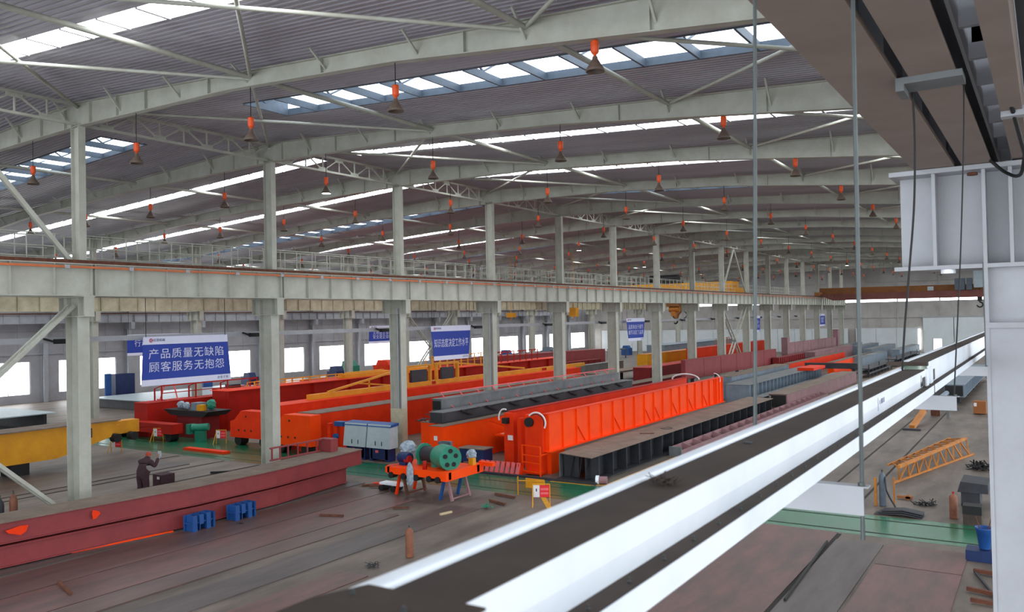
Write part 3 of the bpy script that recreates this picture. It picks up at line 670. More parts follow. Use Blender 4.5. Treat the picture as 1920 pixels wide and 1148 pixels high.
def slotted_block(label, x, y, rz):
    m = MB().box(-.45, .45, -.22, -.18, .0, .5).box(-.45, .45, -.2, .16, .24, .28)
    for q in (-.45, -.43): m.box(q, q + .04, -.2, .2, 0, .5)
    for q in (-.28, .0, .26): m.box(q, q + .17, .12, .2, 0 if q else .2, .5).box(q + .07, q + .10, -.2, .12, 0, .5)
    o = m.build('slotted_block', 'blue'); o.location = (x, y, .03); o.rotation_euler = (0, 0, rz); tag(o, label, 'block')
slotted_block('blue slotted steel block by the maroon beam, closer of two', -23.05, 16.85, PI / 2 + .08 + PI)
slotted_block('blue slotted steel block by the maroon beam, farther of two', -23.05, 18.5, PI / 2 + .05 + PI)

# ---- ribbed bright orange girder with end carriage (nearest stack)
r = thing('orange_girder', (-18.3, 30, 0), 'bright orange crane girder with ribbed side standing beside the grey table', 'girder')
MB().box(-17.9, -17.78, 30.0, 52.2, .98, 2.52).build('web_plate', 'orange', r)
MB().box(-17.98, -17.68, 29.9, 52.2, 2.52, 2.56).build('top_flange', 'orangered', r); MB().box(-18.2, -17.6, 29.9, 52.2, .94, .98).build('bottom_flange', 'orange', r)
repeat(MB().box(-17.78, -17.70, 29.98, 30.02, .98, 2.52), 'stiffener_rib', 'orange', r, [(0, 1.23 * i, 0) for i in range(1, 18)] + [(0, 20.6, 0), (0, 21.0, 0), (0, 21.5, 0), (0, 22.1, 0)])
repeat(MB().bar((-17.75, 32.5, 1.85), (-17.75, 33.3, 1.02), .04), 'diagonal_strut', 'orange', r, [(0, 1.23 * i, 0) for i in (3, 6, 7, 9, 11, 13)])
MB().box(-18.75, -17.9, 29.75, 30.1, .0, 2.5).build('end_post', 'orangered', r)
MB().box(-18.2, -17.7, 30.1, 31.3, 0, .94).build('end_carriage', 'orange', r)
MB().cyl((-18.5, 29.74, 2.2), (-18.5, 29.6, 2.2), .2, 16).build('buffer', 'black', r)
def hose(pts, parent, m='paper', rad=.035): MB().tube([Vector(p) for p in pts], rad, 7).build('hose_loop', m, parent)
def arc(c, rx, rz, a0, a1, n=10): return [(c[0] + rx * math.cos(math.radians(a0 + (a1 - a0) * i / n)), c[1], c[2] + rz * math.sin(math.radians(a0 + (a1 - a0) * i / n))) for i in range(n + 1)]
hose(arc((-18.15, 29.7, 2.2), .45, .42, 140, -30), r); hose(arc((-18.15, 29.68, 2.2), .38, .35, 130, -20), r, 'black', .02)
hose(arc((-18.1, 51.6, 2.4), .4, .4, 90, -20), r)
r = thing('guard_ladder', (-18.2, 29.7, 0), 'orange guard rail frame at the foot of the ribbed girder', 'ladder')
m = MB()
for z in (.18, .55, .85, 1.25): m.bar((-18.75, 29.5, z), (-17.75, 29.3, z), .045)
for x in (-18.75, -17.75): m.bar((x, 29.5 if x < -18 else 29.3, 0), (x, 29.5 if x < -18 else 29.3, 1.27), .055)
m.bar((-17.75, 29.3, .9), (-17.75, 30.5, .9), .045); m.bar((-17.75, 30.5, 0), (-17.75, 30.5, .95), .05)
m.build('rail', 'orange', r); MB().box(-18.7, -17.85, 29.5, 30.0, .06, .14).build('step', 'orangered', r)
r = thing('orange_girder', (-20.0, 31, 0), 'orange girder end with white notice standing behind the ribbed girder', 'girder')
MB().box(-20.3, -20.18, 31.0, 52.2, .5, 2.42).build('web_plate', 'orangered', r); MB().box(-20.4, -20.1, 30.95, 52.2, 2.42, 2.46).build('top_flange', 'red', r)
MB().box(-20.45, -19.95, 30.7, 31.0, 0, 2.4).build('end_post', 'orangered', r); MB().box(-19.75, -19.55, 30.7, 31, .0, 2.2).build('guide_rail', 'orangered', r)
MB().box(-20.25, -19.98, 30.68, 30.70, 1.2, 1.42).build('notice', 'paper', r)
hose(arc((-20.35, 30.6, 2.2), .3, .38, 70, 200), r); MB().box(-20.4, -20.15, 30.45, 30.7, 1.95, 2.2).build('buffer', 'black', r)
hose(arc((-19.4, 50, 2.5), .9, .35, 0, 180), r, 'paper', .05)

# grey table-like girder in front of it
r = thing('steel_table', (-16.2, 29.3, 0), 'long low dark steel table with dusty top beside the ribbed orange girder', 'table')
MB().prism([(-17.0, 29.6), (-15.25, 29.05), (-15.2, 54.6), (-17.0, 55.2)], 'z', 1.0, 1.03).build('top', 'dust', r)
q = MB()
for i in range(20):
    yy = 29.8 + i * 1.3; q.box(-15.75, -15.3, yy - .02, yy + .02, .04, 1.0); q.box(-16.9, -16.2, yy - .02, yy + .02, .04, 1.0)
q.box(-15.78, -15.74, 29.5, 54.6, .04, 1.0); q.box(-17, -15.2, 29.3, 54.6, .02, .05)
q.build('leg_plate', 'darksteel', r)
MB().box(-17.02, -16.98, 29.58, 30.4, 0, 1.0).build('side_post', 'steel', r)
w = MB()
for x in (-16.5, -16.1, -15.8): w.bar((x, 29.6, .1), (x + .1, 29.7, .9), .05)
w.build('inner_strut', 'black', r)
tag(MB().bar((-16.3, 36.0, 1.04), (-15.7, 36.3, 1.04), .05).build('iron_bar', 'rust', loc=(-16, 36, 1.03)), 'short rusty bar lying on the dusty table top', 'bar')
cable('wire_loop', [(-16.1, 38, 1.05), (-15.9, 38.6, 1.05), (-15.6, 38.3, 1.05), (-15.8, 37.9, 1.05), (-16.1, 38.1, 1.05)], .012, 'darksteel', 'thin wire loop lying on the dusty table top', 'wire')
tag(MB().box(-20.8, -15.0, 28.86, 29.0, 0, .1).build('steel_channel', 'darksteel', loc=(-18, 28.9, 0)), 'long dark steel channel lying along the green aisle edge', 'channel')
r = thing('wheel_hub', (-14.95, 29.25, 0), 'small pinkish wheel hub on the floor at the table corner', 'wheel')
MB().cyl((-15.0, 29.2, .16), (-14.7, 29.3, .16), .15, 14).build('hub', 'mauve', r); MB().cyl((-15.12, 29.16, .16), (-15.0, 29.2, .16), .18, 14).build('flange', 'galv', r)
# pink rack
r = thing('slatted_rack', (-19.7, 29.25, 0), 'low red rack holding eight pink slats beside the aisle', 'rack')
MB().box(-20.7, -18.7, 29.15, 29.2, .02, .08).box(-20.7, -18.7, 29.32, 29.37, .45, .5).box(-20.75, -20.7, 29.15, 29.4, 0, .5).box(-18.75, -18.7, 29.15, 29.4, 0, .5).build('frame', 'orangered', r)
sl0 = None
for i in range(8):
    if sl0 is None: o = sl0 = MB().bar((-20.6, 29.10, .04), (-20.56, 29.2, .54), .17, .04, up=(0, 1, 0)).build('slat', 'pink', r)
    else: o = sl0.copy(); COL.objects.link(o); o.parent = r; o.location = (.26 * i, 0, 0)
# dark blue crate behind the winch
r = thing('blue_crate', (-22.3, 30.6, 0), 'dark blue flat-topped crate between winch and orange girders', 'crate')
MB().box(-22.2, -20.9, 29.7, 30.4, .3, .85).build('body', 'navy', r); MB().box(-22.25, -20.85, 29.65, 30.45, .85, .89).build('lid', 'dust', r)
MB().bar((-20.9, 29.75, 0), (-21.1, 29.75, .85), .08).bar((-22.15, 29.75, 0), (-22.0, 29.75, .85), .08).build('leg', 'darksteel', r)

# box girders C and C2
girder('orange_girder', 'plain orange box girder with white notice, right behind the winch', 'girder', -23.75, -22.95, 29.5, 55.2, .05, 1.8, 'orange', 'dust', .03)
tag(MB().box(-23.45, -23.25, 29.46, 29.475, 1.15, 1.35).build('notice_sheet', 'paper', loc=(-23.35, 29.46, 1.2)), 'white notice sheet stuck on the box girder end behind the winch', 'notice')
girder('orange_girder', 'orange box girder next to the pale control cabinets, beside its twin', 'girder', -25.0, -24.1, 30.4, 50, .05, 1.8, 'orange', 'dust', .03)
r = thing('service_platform', (-21.9, 33, 0), 'orange folding platform with dusty boards between the orange girders', 'platform')
MB().box(-22.8, -20.9, 33.4, 37.8, .9, .96).build('frame', 'orange', r); MB().box(-22.6, -21.1, 33.6, 37.6, .96, .98).build('board', 'wood', r)
MB().bar((-22.8, 33.0, 1.65), (-21.9, 34.6, .96), .05).bar((-22.6, 34, 0), (-21.6, 34.6, .9), .06).bar((-20.95, 33.5, 0), (-20.95, 33.5, .9), .06).build('strut', 'orangered', r)
# grey girders on top of them
r = girder('grey_girder', 'grey girder with thin pink railing lying on top of the orange girders', 'girder', -25.6, -24.9, 32, 52, 2.1, 2.72, 'steel', 'steel', .08)
MB().box(-25.5, -25.0, 31.97, 31.99, 2.2, 2.62).build('end_opening', 'black', r)
for k, yy in enumerate((33.5, 38.5, 43.5, 48.5)):
    tag(MB().box(-25.55, -24.95, yy - .1, yy + .1, 1.8, 2.1).build('packing_block', 'darksteel', loc=(-25.2, yy, 1.8)), 'dark packing block carrying the grey girder, %s along it' % ORD[k + 1], 'block', 'packing blocks below the grey girder')
m = MB()
for k in range(26):
    yy = 33 + k * .75
    if k % 2 == 0: m.bar((-24.85, yy, 2.1), (-25.35, yy - .55, 2.98), .05)
m.bar((-24.84, 33, 2.12), (-24.84, 52, 2.12), .05); m.bar((-25.35, 32.4, 2.98), (-25.35, 52, 2.98), .05)
tag(m.build('tubular_railing', 'pink', loc=(-25, 33, 2.1)), 'thin pink tubular railing leaning over the grey girder', 'railing')
r = girder('grey_girder', 'dark grey girder with black bracket arms on the stacked orange girders', 'girder', -24.3, -23.5, 30.2, 51, 1.83, 2.32, 'darksteel', 'steel', .05)
m = MB(); a0 = None
for k in range(9):
    if a0 is None: o = a0 = MB().bar((-23.45, 31.6, 2.28), (-23.45, 32.5, 2.0), .07).bar((-23.5, 32.0, 2.2), (-23.42, 33.0, 2.3), .05).build('bracket_arm', 'black', r)
    else: o = a0.copy(); COL.objects.link(o); o.parent = r; o.location = (0, 2.1 * k, 0)
scrap('steel_offcuts', (-24.2, 30.6, 1.82), 12, .7, 'darksteel', 'loose dark steel offcuts at the end of the stacked girders', 'offcuts')

# blue and grey control cabinets
for k, (x0, lb) in enumerate(((-28.75, 'pale control cabinet on blue base, closer to the second column'), (-27.25, 'pale control cabinet on blue base, closer to the orange girders'))):
    r = thing('control_cabinet', (x0 + .7, 29.3, 0), lb, 'cabinet', 'pale control cabinets on blue bases')
    hs = MB().prism([(29.1, .62), (29.75, .62), (29.75, 1.72), (29.25, 1.72)], 'x', x0, x0 + 1.42).build('housing', 'cabinet', r)
    MB().prism([(29.22, 1.60), (29.27, 1.72), (29.8, 1.78), (29.8, 1.66)], 'x', x0 - .03, x0 + 1.45).build('lid', 'blue', r)
    MB().box(x0 + .2, x0 + 1.25, 29.2, 29.75, .1, .6).box(x0 + .1, x0 + .3, 29.2, 29.7, 0, .6).box(x0 + 1.1, x0 + 1.3, 29.2, 29.7, 0, .6).build('base', 'navy', r)
    MB().box(x0 + .55, x0 + .58, 29.1, 29.12, .75, .95).box(x0 + .95, x0 + .98, 29.1, 29.12, .75, .95).build('handle', 'black', hs)
    MB().box(x0 + .5, x0 + .68, 29.18, 29.2, .4, .52).build('label_plate', 'pink', r)
r = thing('orange_column_arm', (-29.6, 29.2, 0), 'orange post with blue motor beside the pale cabinets', 'post')
MB().box(-30.0, -29.8, 29.3, 29.5, 0, 1.6).box(-29.55, -29.35, 29.3, 29.5, 0, 1.5).build('post', 'orangered', r); MB().box(-29.5, -28.9, 29.25, 29.6, 1.5, 1.72).cyl((-29.4, 29.2, 1.0), (-29.4, 29.35, 1.0), .14, 12).build('motor', 'blue', r)

# winch trolley on trestles
r = thing('winch_trolley', (-19.6, 24.6, .85), 'orange winch trolley with green gearbox and drum on trestles', 'winch')
f = MB().box(-21.0, -18.1, 23.55, 23.7, .86, 1.12).box(-21.0, -18.1, 25.3, 25.45, .86, 1.12).box(-21.1, -20.9, 23.55, 25.45, .9, 1.12).box(-18.35, -18.1, 23.4, 25.7, .82, 1.14).box(-20.95, -18.3, 23.7, 25.3, 1.06, 1.12)
f.box(-18.25, -17.6, 25.6, 25.8, 1.05, 1.2); f.box(-21.35, -21.0, 23.9, 24.3, .98, 1.08)
f.build('frame', 'orange', r)
repeat(MB().cyl((-20.8, 23.5, .82), (-20.8, 23.8, .82), .12, 12), 'wheel', 'black', r, [(.6, 0, 0), (1.2, 0, 0), (1.8, 0, 0), (2.2, 0, 0)])
m = MB().cyl((-19.0, 24.35, 1.55), (-18.35, 24.0, 1.55), .44, 22)
gb = m.build('gearbox', 'teal', r); m = MB()
for i in range(5):
    a = i * 1.256 + .3; m.cyl((-18.36 + .0, 24.0, 1.55), (-18.34, 23.985, 1.55), .1, 10) if i == 9 else m.cyl((-18.355 + .1 * math.cos(a), 24.0 + .2 * math.cos(a), 1.55 + .27 * math.sin(a)), (-18.33 + .1 * math.cos(a), 23.98 + .2 * math.cos(a), 1.55 + .27 * math.sin(a)), .085, 12)
m.build('gearbox_hole', 'black', gb)
dr = MB().cyl((-20.1, 24.7, 1.5), (-19.3, 24.5, 1.5), .30, 20).build('rope_drum', 'darksteel', r)
MB().cyl((-20.18, 24.72, 1.5), (-20.1, 24.7, 1.5), .40, 20).cyl((-19.3, 24.5, 1.5), (-19.22, 24.48, 1.5), .40, 20).box(-20.25, -20.15, 24.4, 25, 1.1, 1.5).box(-19.4, -19.2, 24.2, 24.8, 1.1, 1.5).build('drum_flange', 'teal', dr)
MB().box(-19.6, -19.2, 24.95, 25.25, 1.12, 1.95).box(-19.7, -19.1, 25.0, 25.1, 1.85, 1.95).build('brake_housing', 'grey', r)
MB().cyl((-20.9, 24.2, 1.38), (-20.4, 24.15, 1.38), .2, 14).box(-20.8, -20.5, 24.0, 24.4, 1.12, 1.25).build('motor', 'navy', r)
MB().cyl((-20.55, 24.1, 1.35), (-20.35, 24.1, 1.35), .14, 12).build('motor_cap', 'red', r)
b = bmesh.new(); bmesh.ops.create_icosphere(b, subdivisions=3, radius=1)
def blob(c, s_, m, name, parent, jit=.12):
    mb = MB(); vs = []
    rnd = random.Random(5)
    for v in b.verts: k_ = 1 + rnd.uniform(-jit, jit); vs.append((c[0] + v.co.x * s_[0] * k_, c[1] + v.co.y * s_[1] * k_, c[2] + v.co.z * s_[2] * k_))
    mb.add(vs, [tuple(q.index for q in f_.verts) for f_ in b.faces]); return mb.build(name, m, parent)
blob((-20.85, 24.6, 1.68), (.34, .3, .28), 'film', 'plastic_wrap', r); blob((-18.35, 25.3, 1.5), (.2, .2, .2), 'film', 'plastic_wrap', r)
blob((-19.85, 23.5, .95), (.16, .06, .42), 'film', 'plastic_wrap', r)
MB().lathe([(.0, 0), (.09, 0), (.07, .3), (0, .3)], 10, c=(-19.35, 23.75, 1.12)).build('sensor_cone', 'red', r); MB().box(-18.35, -18.15, 25.1, 25.3, 1.14, 1.4).build('limit_switch', 'yellow', r)
def trestle(label, x, m1, m2):
    r_ = thing('trestle', (x, 24.4, 0), label, 'trestle', None)
    for yy, mm in ((23.9, m1), (24.95, m1)):
        for s_ in (-1, 1): MB().bar((x + s_ * .28, yy, .03), (x + s_ * .06, yy, .84), .09, .09).build('leg', mm if s_ < 0 else m2, r_)
    MB().bar((x + .28, 23.9, .12), (x + .28, 24.95, .12), .05).build('stretcher', m2, r_); MB().box(x - .1, x + .1, 23.8, 25.1, .78, .84).build('top_rail', m1, r_)
trestle('blue trestle with brown braces under the gearbox end of the winch', -18.5, 'blue', 'mauve')
trestle('orange trestle with brown braces under the motor end of the winch', -20.6, 'orangered', 'rust')
r = thing('hose_cart', (-21.6, 24.3, 0), 'low white and black cart on the floor under the winch', 'cart')
MB().box(-22.0, -20.9, 24.2, 24.6, .25, .33).build('tray', 'galv', r); repeat(MB().cyl((-21.9, 24.15, .12), (-21.9, 24.65, .12), .11, 12), 'wheel', 'black', r, [(.6, 0, 0)])
for k, (a, b_, lb) in enumerate((((-23.2, 24.5), (-22.3, 25.3), 'first'), ((-23.0, 24.9), (-22.2, 25.7), 'second'), ((-22.7, 24.4), (-22.0, 24.8), 'third'), ((-22.6, 24.8), (-21.9, 25.2), 'fourth'))):
    tag(MB().bar((a[0], a[1], .04 + .02 * k), (b_[0], b_[1], .04 + .02 * k), .16, .05).build('steel_strip', 'orangered' if k % 2 else 'rust', loc=(a[0], a[1], 0)), 'flat red and rusty strip on the floor before the winch, %s of four' % lb, 'strip', 'red strips before the winch')

# gas cylinders
def cylinder(label, x, y, m, h=.86, rad=.115, z=0, valve='zinc', group=None):
    r_ = thing('gas_cylinder', (x, y, z), label, 'gas cylinder', group)
    MB().lathe([(0, 0), (rad * .95, 0), (rad, .03), (rad, h * .8), (rad * .85, h * .87), (rad * .45, h * .92), (rad * .3, h * .95), (0, h * .95)], 18, c=(x, y, z)).build('body', m, r_)
    bd_ = [c for c in r_.children][0]
    MB().cyl((x, y, z + h * .95), (x, y, z + h * 1.03), .022, 8).cyl((x - .035, y, z + h), (x + .035, y, z + h), .016, 8).build('valve', valve, bd_)
cylinder('brown gas cylinder standing alone near the yellow floor line', -15.1, 17.8, 'cylb', .86, .115, .0)
cylinder('brown gas cylinder standing alone on concrete by the black case', -2.66, 29.5, 'cylb', .82, .12, 0, 'red')
for k, (x, y, h_) in enumerate(((-27.6, 12.55, 1.45), (-27.35, 12.85, 1.4), (-27.25, 13.2, 1.5), (-27.9, 12.0, 1.3))):
    cylinder('dark gas cylinder behind the maroon beam near the first column, %s of four' % ORD[k + 1], x, y, 'darksteel' if k != 2 else 'cylb', h_, .115, 0, group='dark cylinders behind the maroon beam')
cylinder('tall blue-grey gas cylinder with hoses standing near the ochre truss', -4.85, 30.3, 'grey', 1.2, .11)
tag(MB().box(-5.1, -5.02, 30.2, 30.3, 0, .95).box(-4.55, -4.5, 30.5, 30.55, 0, .95).build('cylinder_stand', 'ochre', loc=(-4.9, 30.3, 0)), 'ochre stand bars on either side of the tall cylinder', 'stand')
cable('gas_hose', [(-4.75, 30.25, 1.0), (-4.7, 30.1, .6), (-4.6, 30.2, .3), (-4.4, 29.9, .03), (-4.6, 29.5, .03)], .03, 'darksteel', 'dark gas hose hanging from the tall grey cylinder', 'hose')

# safety signs
def sign(label, x, y, rz=0, far=False, s_=1.0):
    r_ = thing('safety_sign', (x, y, 0), label, 'sign'); r_.rotation_euler = (0, 0, rz)
    def P(mb, n, m): o = mb.build(n, m); o.parent = r_; return o
    P(MB().bar((-.3, 0, 0), (-.3, 0, .75), .03).bar((.3, 0, 0), (.3, 0, .75), .03).bar((-.3, 0, .75), (.3, 0, .75), .03).bar((-.3, -.35, 0), (-.3, 0, .6), .03), 'frame', 'yellow')
    P(MB().box(-.28, -.06, -.03, -.018, .3, .72), 'white_panel', 'paper')
    P(MB().box(-.05, .28, -.03, -.018, .3, .72), 'red_panel', 'signred')
    P(MB().box(-.02, .25, -.034, -.03, .54, .62).box(-.02, .25, -.034, -.03, .40, .47), 'lettering', 'pink')
    P(MB().box(-.19, -.15, -.034, -.03, .5, .6), 'symbol', 'black')
sign('white and red safety sign on yellow frame at the aisle corner', -15.1, 24.95, .5)
r = thing('barrier_stand', (-16.2, 26.3, 0), 'yellow barrier board with post behind the aisle corner sign', 'barrier')
MB().box(-16.6, -15.8, 26.3, 26.33, .25, .6).build('board', 'yellow', r); MB().bar((-16.75, 26.0, 0), (-16.75, 26.0, .7), .03).build('post', 'yellow', r); MB().bar((-16.75, 26.0, .55), (-15.8, 26.3, .55), .03).bar((-15.8, 26.32, 0), (-15.8, 26.32, .6), .03).build('rail', 'yellow', r)
sign('white and red safety sign standing beside the yellow crane girder', -41.0, 25.0, .4)
sign('white and red safety sign in front of the dark red end carriage', -42.6, 28.5, .4)
sign('white and red safety sign at the bare patch by the column', -38.5, 29.6, .4)

# floor litter
for k, (a, b_, m_, lb) in enumerate((((-17.5, 25.6), (-16.5, 25.4), 'rust', 'rusty angle bar on the floor behind the aisle sign'), ((-17.1, 24.6), (-16.2, 24.3), 'rust', 'rusty angle bar in front of the aisle sign'), ((-21.5, 11.5), (-20.3, 11.15), 'rust', 'rusty rod lying alone on the red floor plates'),
        ((-19.4, 22.0), (-18.9, 22.3), 'rust', 'short rusty bar on the bare floor before the trestles'), ((-20.9, 20.0), (-20.1, 20.3), 'rust', 'thin rusty offcut on the red plates'), ((-17.3, 22.0), (-17.2, 22.5), 'wood', 'thin pale wooden stick on the dark floor strip'))):
    tag(MB().bar((a[0], a[1], .06), (b_[0], b_[1], .06), .08, .06).build('iron_bar', m_, loc=(a[0], a[1], .03)), lb, 'bar')
scrap('wire_scrap', (-15.4, 16.6, 0), 40, .2, 'darksteel', 'small tangle of grey wire scrap near the brown cylinder', 'scrap')
scrap('green_rag', (-16.6, 23.7, 0.03), 40, .22, 'teal', 'crumpled green rag on the dark floor strip', 'rag')
scrap('black_scrap', (-22.4, 17.9, 0.03), 14, .15, 'black', 'small black scrap on the floor near the blue blocks', 'scrap')

# right-hand work area beyond the tray
r = thing('ochre_truss', (-4.3, 38, 0), 'ochre lattice truss segment lying on the bare concrete floor', 'truss')
A = [Vector((-4.95, 34.6, .62)), Vector((-3.35, 43.6, .62))]; B = [Vector((-5.1, 34.4, .04)), Vector((-3.0, 42.8, .04))]; Cc = [Vector((-5.6, 36.4, .35)), Vector((-4.1, 44.6, .45))]
m = MB(); m.bar(*A, .11); m.bar(*B, .07); m.bar(*Cc, .07); m.build('chord', 'ochre', r)
m = MB(); n = 9
for i in range(n):
    f0 = i / n; f1 = (i + .5) / n; f2 = (i + 1) / n
    L = lambda P, t_: P[0].lerp(P[1], t_)
    for P in (B, Cc): m.bar(L(A, f0), L(P, f1), .05); m.bar(L(P, f1), L(A, f2), .05)
m.build('lattice', 'ochre', r)
r = thing('black_case', (-2.1, 28.9, 0), 'open black case standing by the lone brown cylinder', 'case')
MB().box(-2.35, -1.85, 28.8, 29.3, 0, .32).build('body', 'darkdust', r); MB().box(-2.36, -1.84, 28.8, 29.3, .32, .58).build('lid', 'black', r)
r = thing('welding_machine', (-2.3, 31.9, 0), 'dark blue-grey welding machine draped with cloth near the column', 'machine')
MB().box(-2.6, -2.05, 31.4, 32.6, .1, .75).build('body', 'darksteel', r); MB().prism([(-2.7, .5), (-1.8, .5), (-1.8, .8), (-2.6, .85)], 'y', 31.3, 32.7).build('cloth', 'darksteel', r); MB().cyl((-2.6, 31.5, .1), (-2.05, 31.5, .1), .1, 12).build('wheel', 'black', r)
r = thing('oil_bucket', (-1.6, 24.9, 0), 'blue bucket filled with rods on a blue box by the column', 'bucket')
MB().lathe([(.13, .3), (.21, .85), (.23, .86), (.22, .82), (.14, .5), (0, .5)], 18, c=(-1.55, 25.0, 0)).build('body', 'blue', r)
MB().bar((-1.6, 25, .6), (-1.75, 25.1, 1.1), .02).bar((-1.5, 25, .6), (-1.4, 25.2, 1.05), .02).build('rod', 'rust', r)
tag(MB().box(-1.98, -1.25, 24.7, 25.3, 0.0, .28).build('blue_box', 'navy', loc=(-1.6, 25, 0)), 'low navy box on the floor under the blue bucket', 'box')
for k, (p, q) in enumerate((((-1.72, 23.6), (-1.0, 23.5)), ((-1.75, 22.0), (-1.0, 21.8)), ((-1.62, 21.2), (-.9, 21.1)))):
    tag(MB().bar((p[0], p[1], .08), (q[0], q[1], .08), .09).build('iron_bar', 'rust', loc=(p[0], p[1], 0)), 'rusty bar by the near column, %s from the navy box' % ORD[k + 1], 'bar', 'rusty bars by the near column')
tag(MB().bar((-1.7, 23.6, .05), (-1.1, 21.5, .05), .05).build('iron_bar', 'darksteel', loc=(-1.7, 23.6, 0)), 'dark diagonal bar crossing the rusty bars by the column', 'bar')
r = thing('scrap_plate', (-4.2, 29.1, 0), 'curved dark steel sheets lying at the green aisle edge', 'steel sheet')
for k in range(3): MB().prism([(-4.9 + .1 * k, .02 + .04 * k), (-4.1, .10 + .04 * k), (-3.5, .02 + .04 * k), (-3.5, .0 + .04 * k), (-4.1, .08 + .04 * k), (-4.9 + .1 * k, .0 + .04 * k)], 'y', 28.9 + .1 * k, 29.4 + .1 * k).build('sheet', 'darksteel', r)
scrap('black_hose_tangle', (-3.6, 31.0, 0), 40, .35, 'black', 'tangle of black hoses beside the lone brown cylinder', 'hoses')
scrap('dark_wire_tangle', (-2.5, 39, 0), 70, .55, 'black', 'dark tangle of wire on the concrete near the column', 'wire')
tag(MB().box(-4.6, -4.1, 31.6, 31.8, .05, .12).cyl((-4.25, 31.6, .08), (-4.25, 31.85, .08), .08, 10).build('hand_trolley', 'cart', loc=(-4.4, 31.7, 0)), 'small brown hand tool block near the tall grey cylinder', 'tool')
r = thing('drill_stand', (-6.2, 52.6, 0), 'ochre clamp stand on the floor carrying a long teal tube', 'stand')
MB().bar((-6.5, 50.6, .1), (-6.2, 55.5, .9), .28, .22).build('frame', 'ochre', r); MB().box(-6.9, -6.0, 50.0, 50.3, 0, .1).build('foot', 'darksteel', r)
tag(MB().cyl((-6.2, 54.0, .75), (-5.9, 63, .95), .16, 12).build('long_tube', 'bluesteel', loc=(-6, 54, .7)), 'long blue-grey tube resting on the ochre clamp stand', 'tube')
tag(MB().box(-6.3, -5.8, 57.5, 57.8, 0, .7).build('tube_prop', 'rust', loc=(-6, 58, 0)), 'rusty prop supporting the middle of the blue-grey tube', 'prop'); tag(MB().box(-6.0, -5.7, 62, 62.3, 0, .78).build('tube_prop', 'rust', loc=(-6, 62, 0)), 'rusty prop supporting the far end of the blue-grey tube', 'prop')
r = thing('brown_cabinet', (-3.75, 59.5, 0), 'brown cabinet with white paper on its door beyond the tray', 'cabinet')
MB().box(-4.1, -3.4, 59.3, 60.1, .05, .82).build('body', 'cart', r); MB().box(-4.06, -3.9, 59.28, 59.3, .5, .72).build('paper', 'paper', r)
girder('grey_girder', 'open-ended grey girder with ribbed side beyond the column', 'girder', -6.2, -4.9, 64, 88, .6, 1.45, 'bluesteel', 'bluesteel', .06, 1.0)
MB2 = MB().box(-6.1, -5.0, 63.97, 63.99, .68, 1.38); tag(MB2.build('end_opening', 'black', loc=(-5.5, 63.9, .7)), 'dark open end of the grey girder beyond the column', 'opening')
blocks('dark support block under the ribbed grey girder, %s along', -5.5, [66, 72, 78, 84], .6)
girder('dark_girder', 'dark steel girder lying behind the tray joint', 'girder', -8.6, -7.2, 62, 84, .1, 1.2, 'darksteel', 'darksteel', .06)
tag(MB().box(-5.35, -5.2, 56.6, 56.8, 0, 1.1).build('steel_post', 'steel', loc=(-5.3, 56.7, 0)), 'short grey post standing under the second tray support', 'post')

# ------------------------------------------------------------------ small rack, boxes and girders farther down the bay
r = thing('mauve_rack', (-14.8, 50, 0), 'long low mauve ladder-like rack with open cells beside the tray', 'rack')
q = MB().box(-15.05, -15.02, 36.6, 67, .05, .42).box(-14.5, -14.47, 36.6, 67, .05, .30)
q.build('rail', 'mauve', r)
repeat(MB().prism([(-15.02, .05), (-14.5, .05), (-14.5, .30), (-15.02, .42)], 'y', 36.6, 36.64), 'cell_plate', 'mauve', r, [(0, 1.44 * i, 0) for i in range(1, 22)]); MB().box(-15.06, -14.46, 36.5, 36.6, 0, .45).build('end_plate', 'steel', r)
girder('mauve_girder', 'mauve box girder with open end behind the dark steel table', 'girder', -16.4, -15.1, 57.7, 82, .05, 1.02, 'mauve', 'dust', .03)
tag(MB().box(-16.3, -15.2, 57.66, 57.69, .12, .95).build('end_opening', 'black', loc=(-15.8, 57.6, .1)), 'dark open end of the mauve box girder', 'opening')
tag(MB().cyl((-16.1, 57.0, 0), (-16.1, 57.0, .95), .07, 10).build('steel_tube', 'steel', loc=(-16.1, 57, 0)), 'short upright grey tube before the mauve box girder', 'tube')
girder('grey_girder', 'blue-grey girder with triangular brackets lying beyond the ribbed girder', 'girder', -19.9, -18.0, 58.7, 81, .03, 1.5, 'bluesteel', 'steel', .2, 1.0)
girder('grey_girder', 'blue-grey girder behind, partly hidden by its bracketed neighbour', 'girder', -22.0, -20.6, 63, 80, .03, 1.75, 'bluesteel', 'dust', .1)
girder('dark_girder', 'flat dark girder on the floor between mauve and grey girders', 'girder', -17.6, -16.8, 58, 84, .1, .75, 'darksteel', 'steel', .04)
girder('maroon_girder', 'tall mauve-maroon plate girder in front of the columns, nearer of two', 'girder', -25.7, -25.3, 65.2, 90, 1.25, 2.85, 'maroon', 'maroon', .03, 4.0, slant=.7, rise=-.1)
blocks('dark support block under the nearer maroon plate girder, %s along', -25.4, [67, 73, 79, 85], 1.24)
girder('dark_girder', 'dark red riveted girder on the floor past the maroon plate girder', 'girder', -24.6, -23.8, 88, 99, .03, 1.9, 'darkred', 'darkred', .1, .8)
r = girder('mauve_girder', 'tall mauve plate girder with upright ends near the last columns', 'girder', -25.8, -25.4, 97, 125, .9, 3.1, 'mauve', 'mauve', .03, 4.0, rise=-.1)
MB().box(-25.9, -25.2, 96.9, 97.9, 1.0, 3.75).box(-25.9, -25.2, 124, 125, 1.0, 4.1).build('upright_end', 'mauve', r)
blocks('dark support block under the tall mauve plate girder, %s along', -25.6, [99, 106, 113, 120], .89)
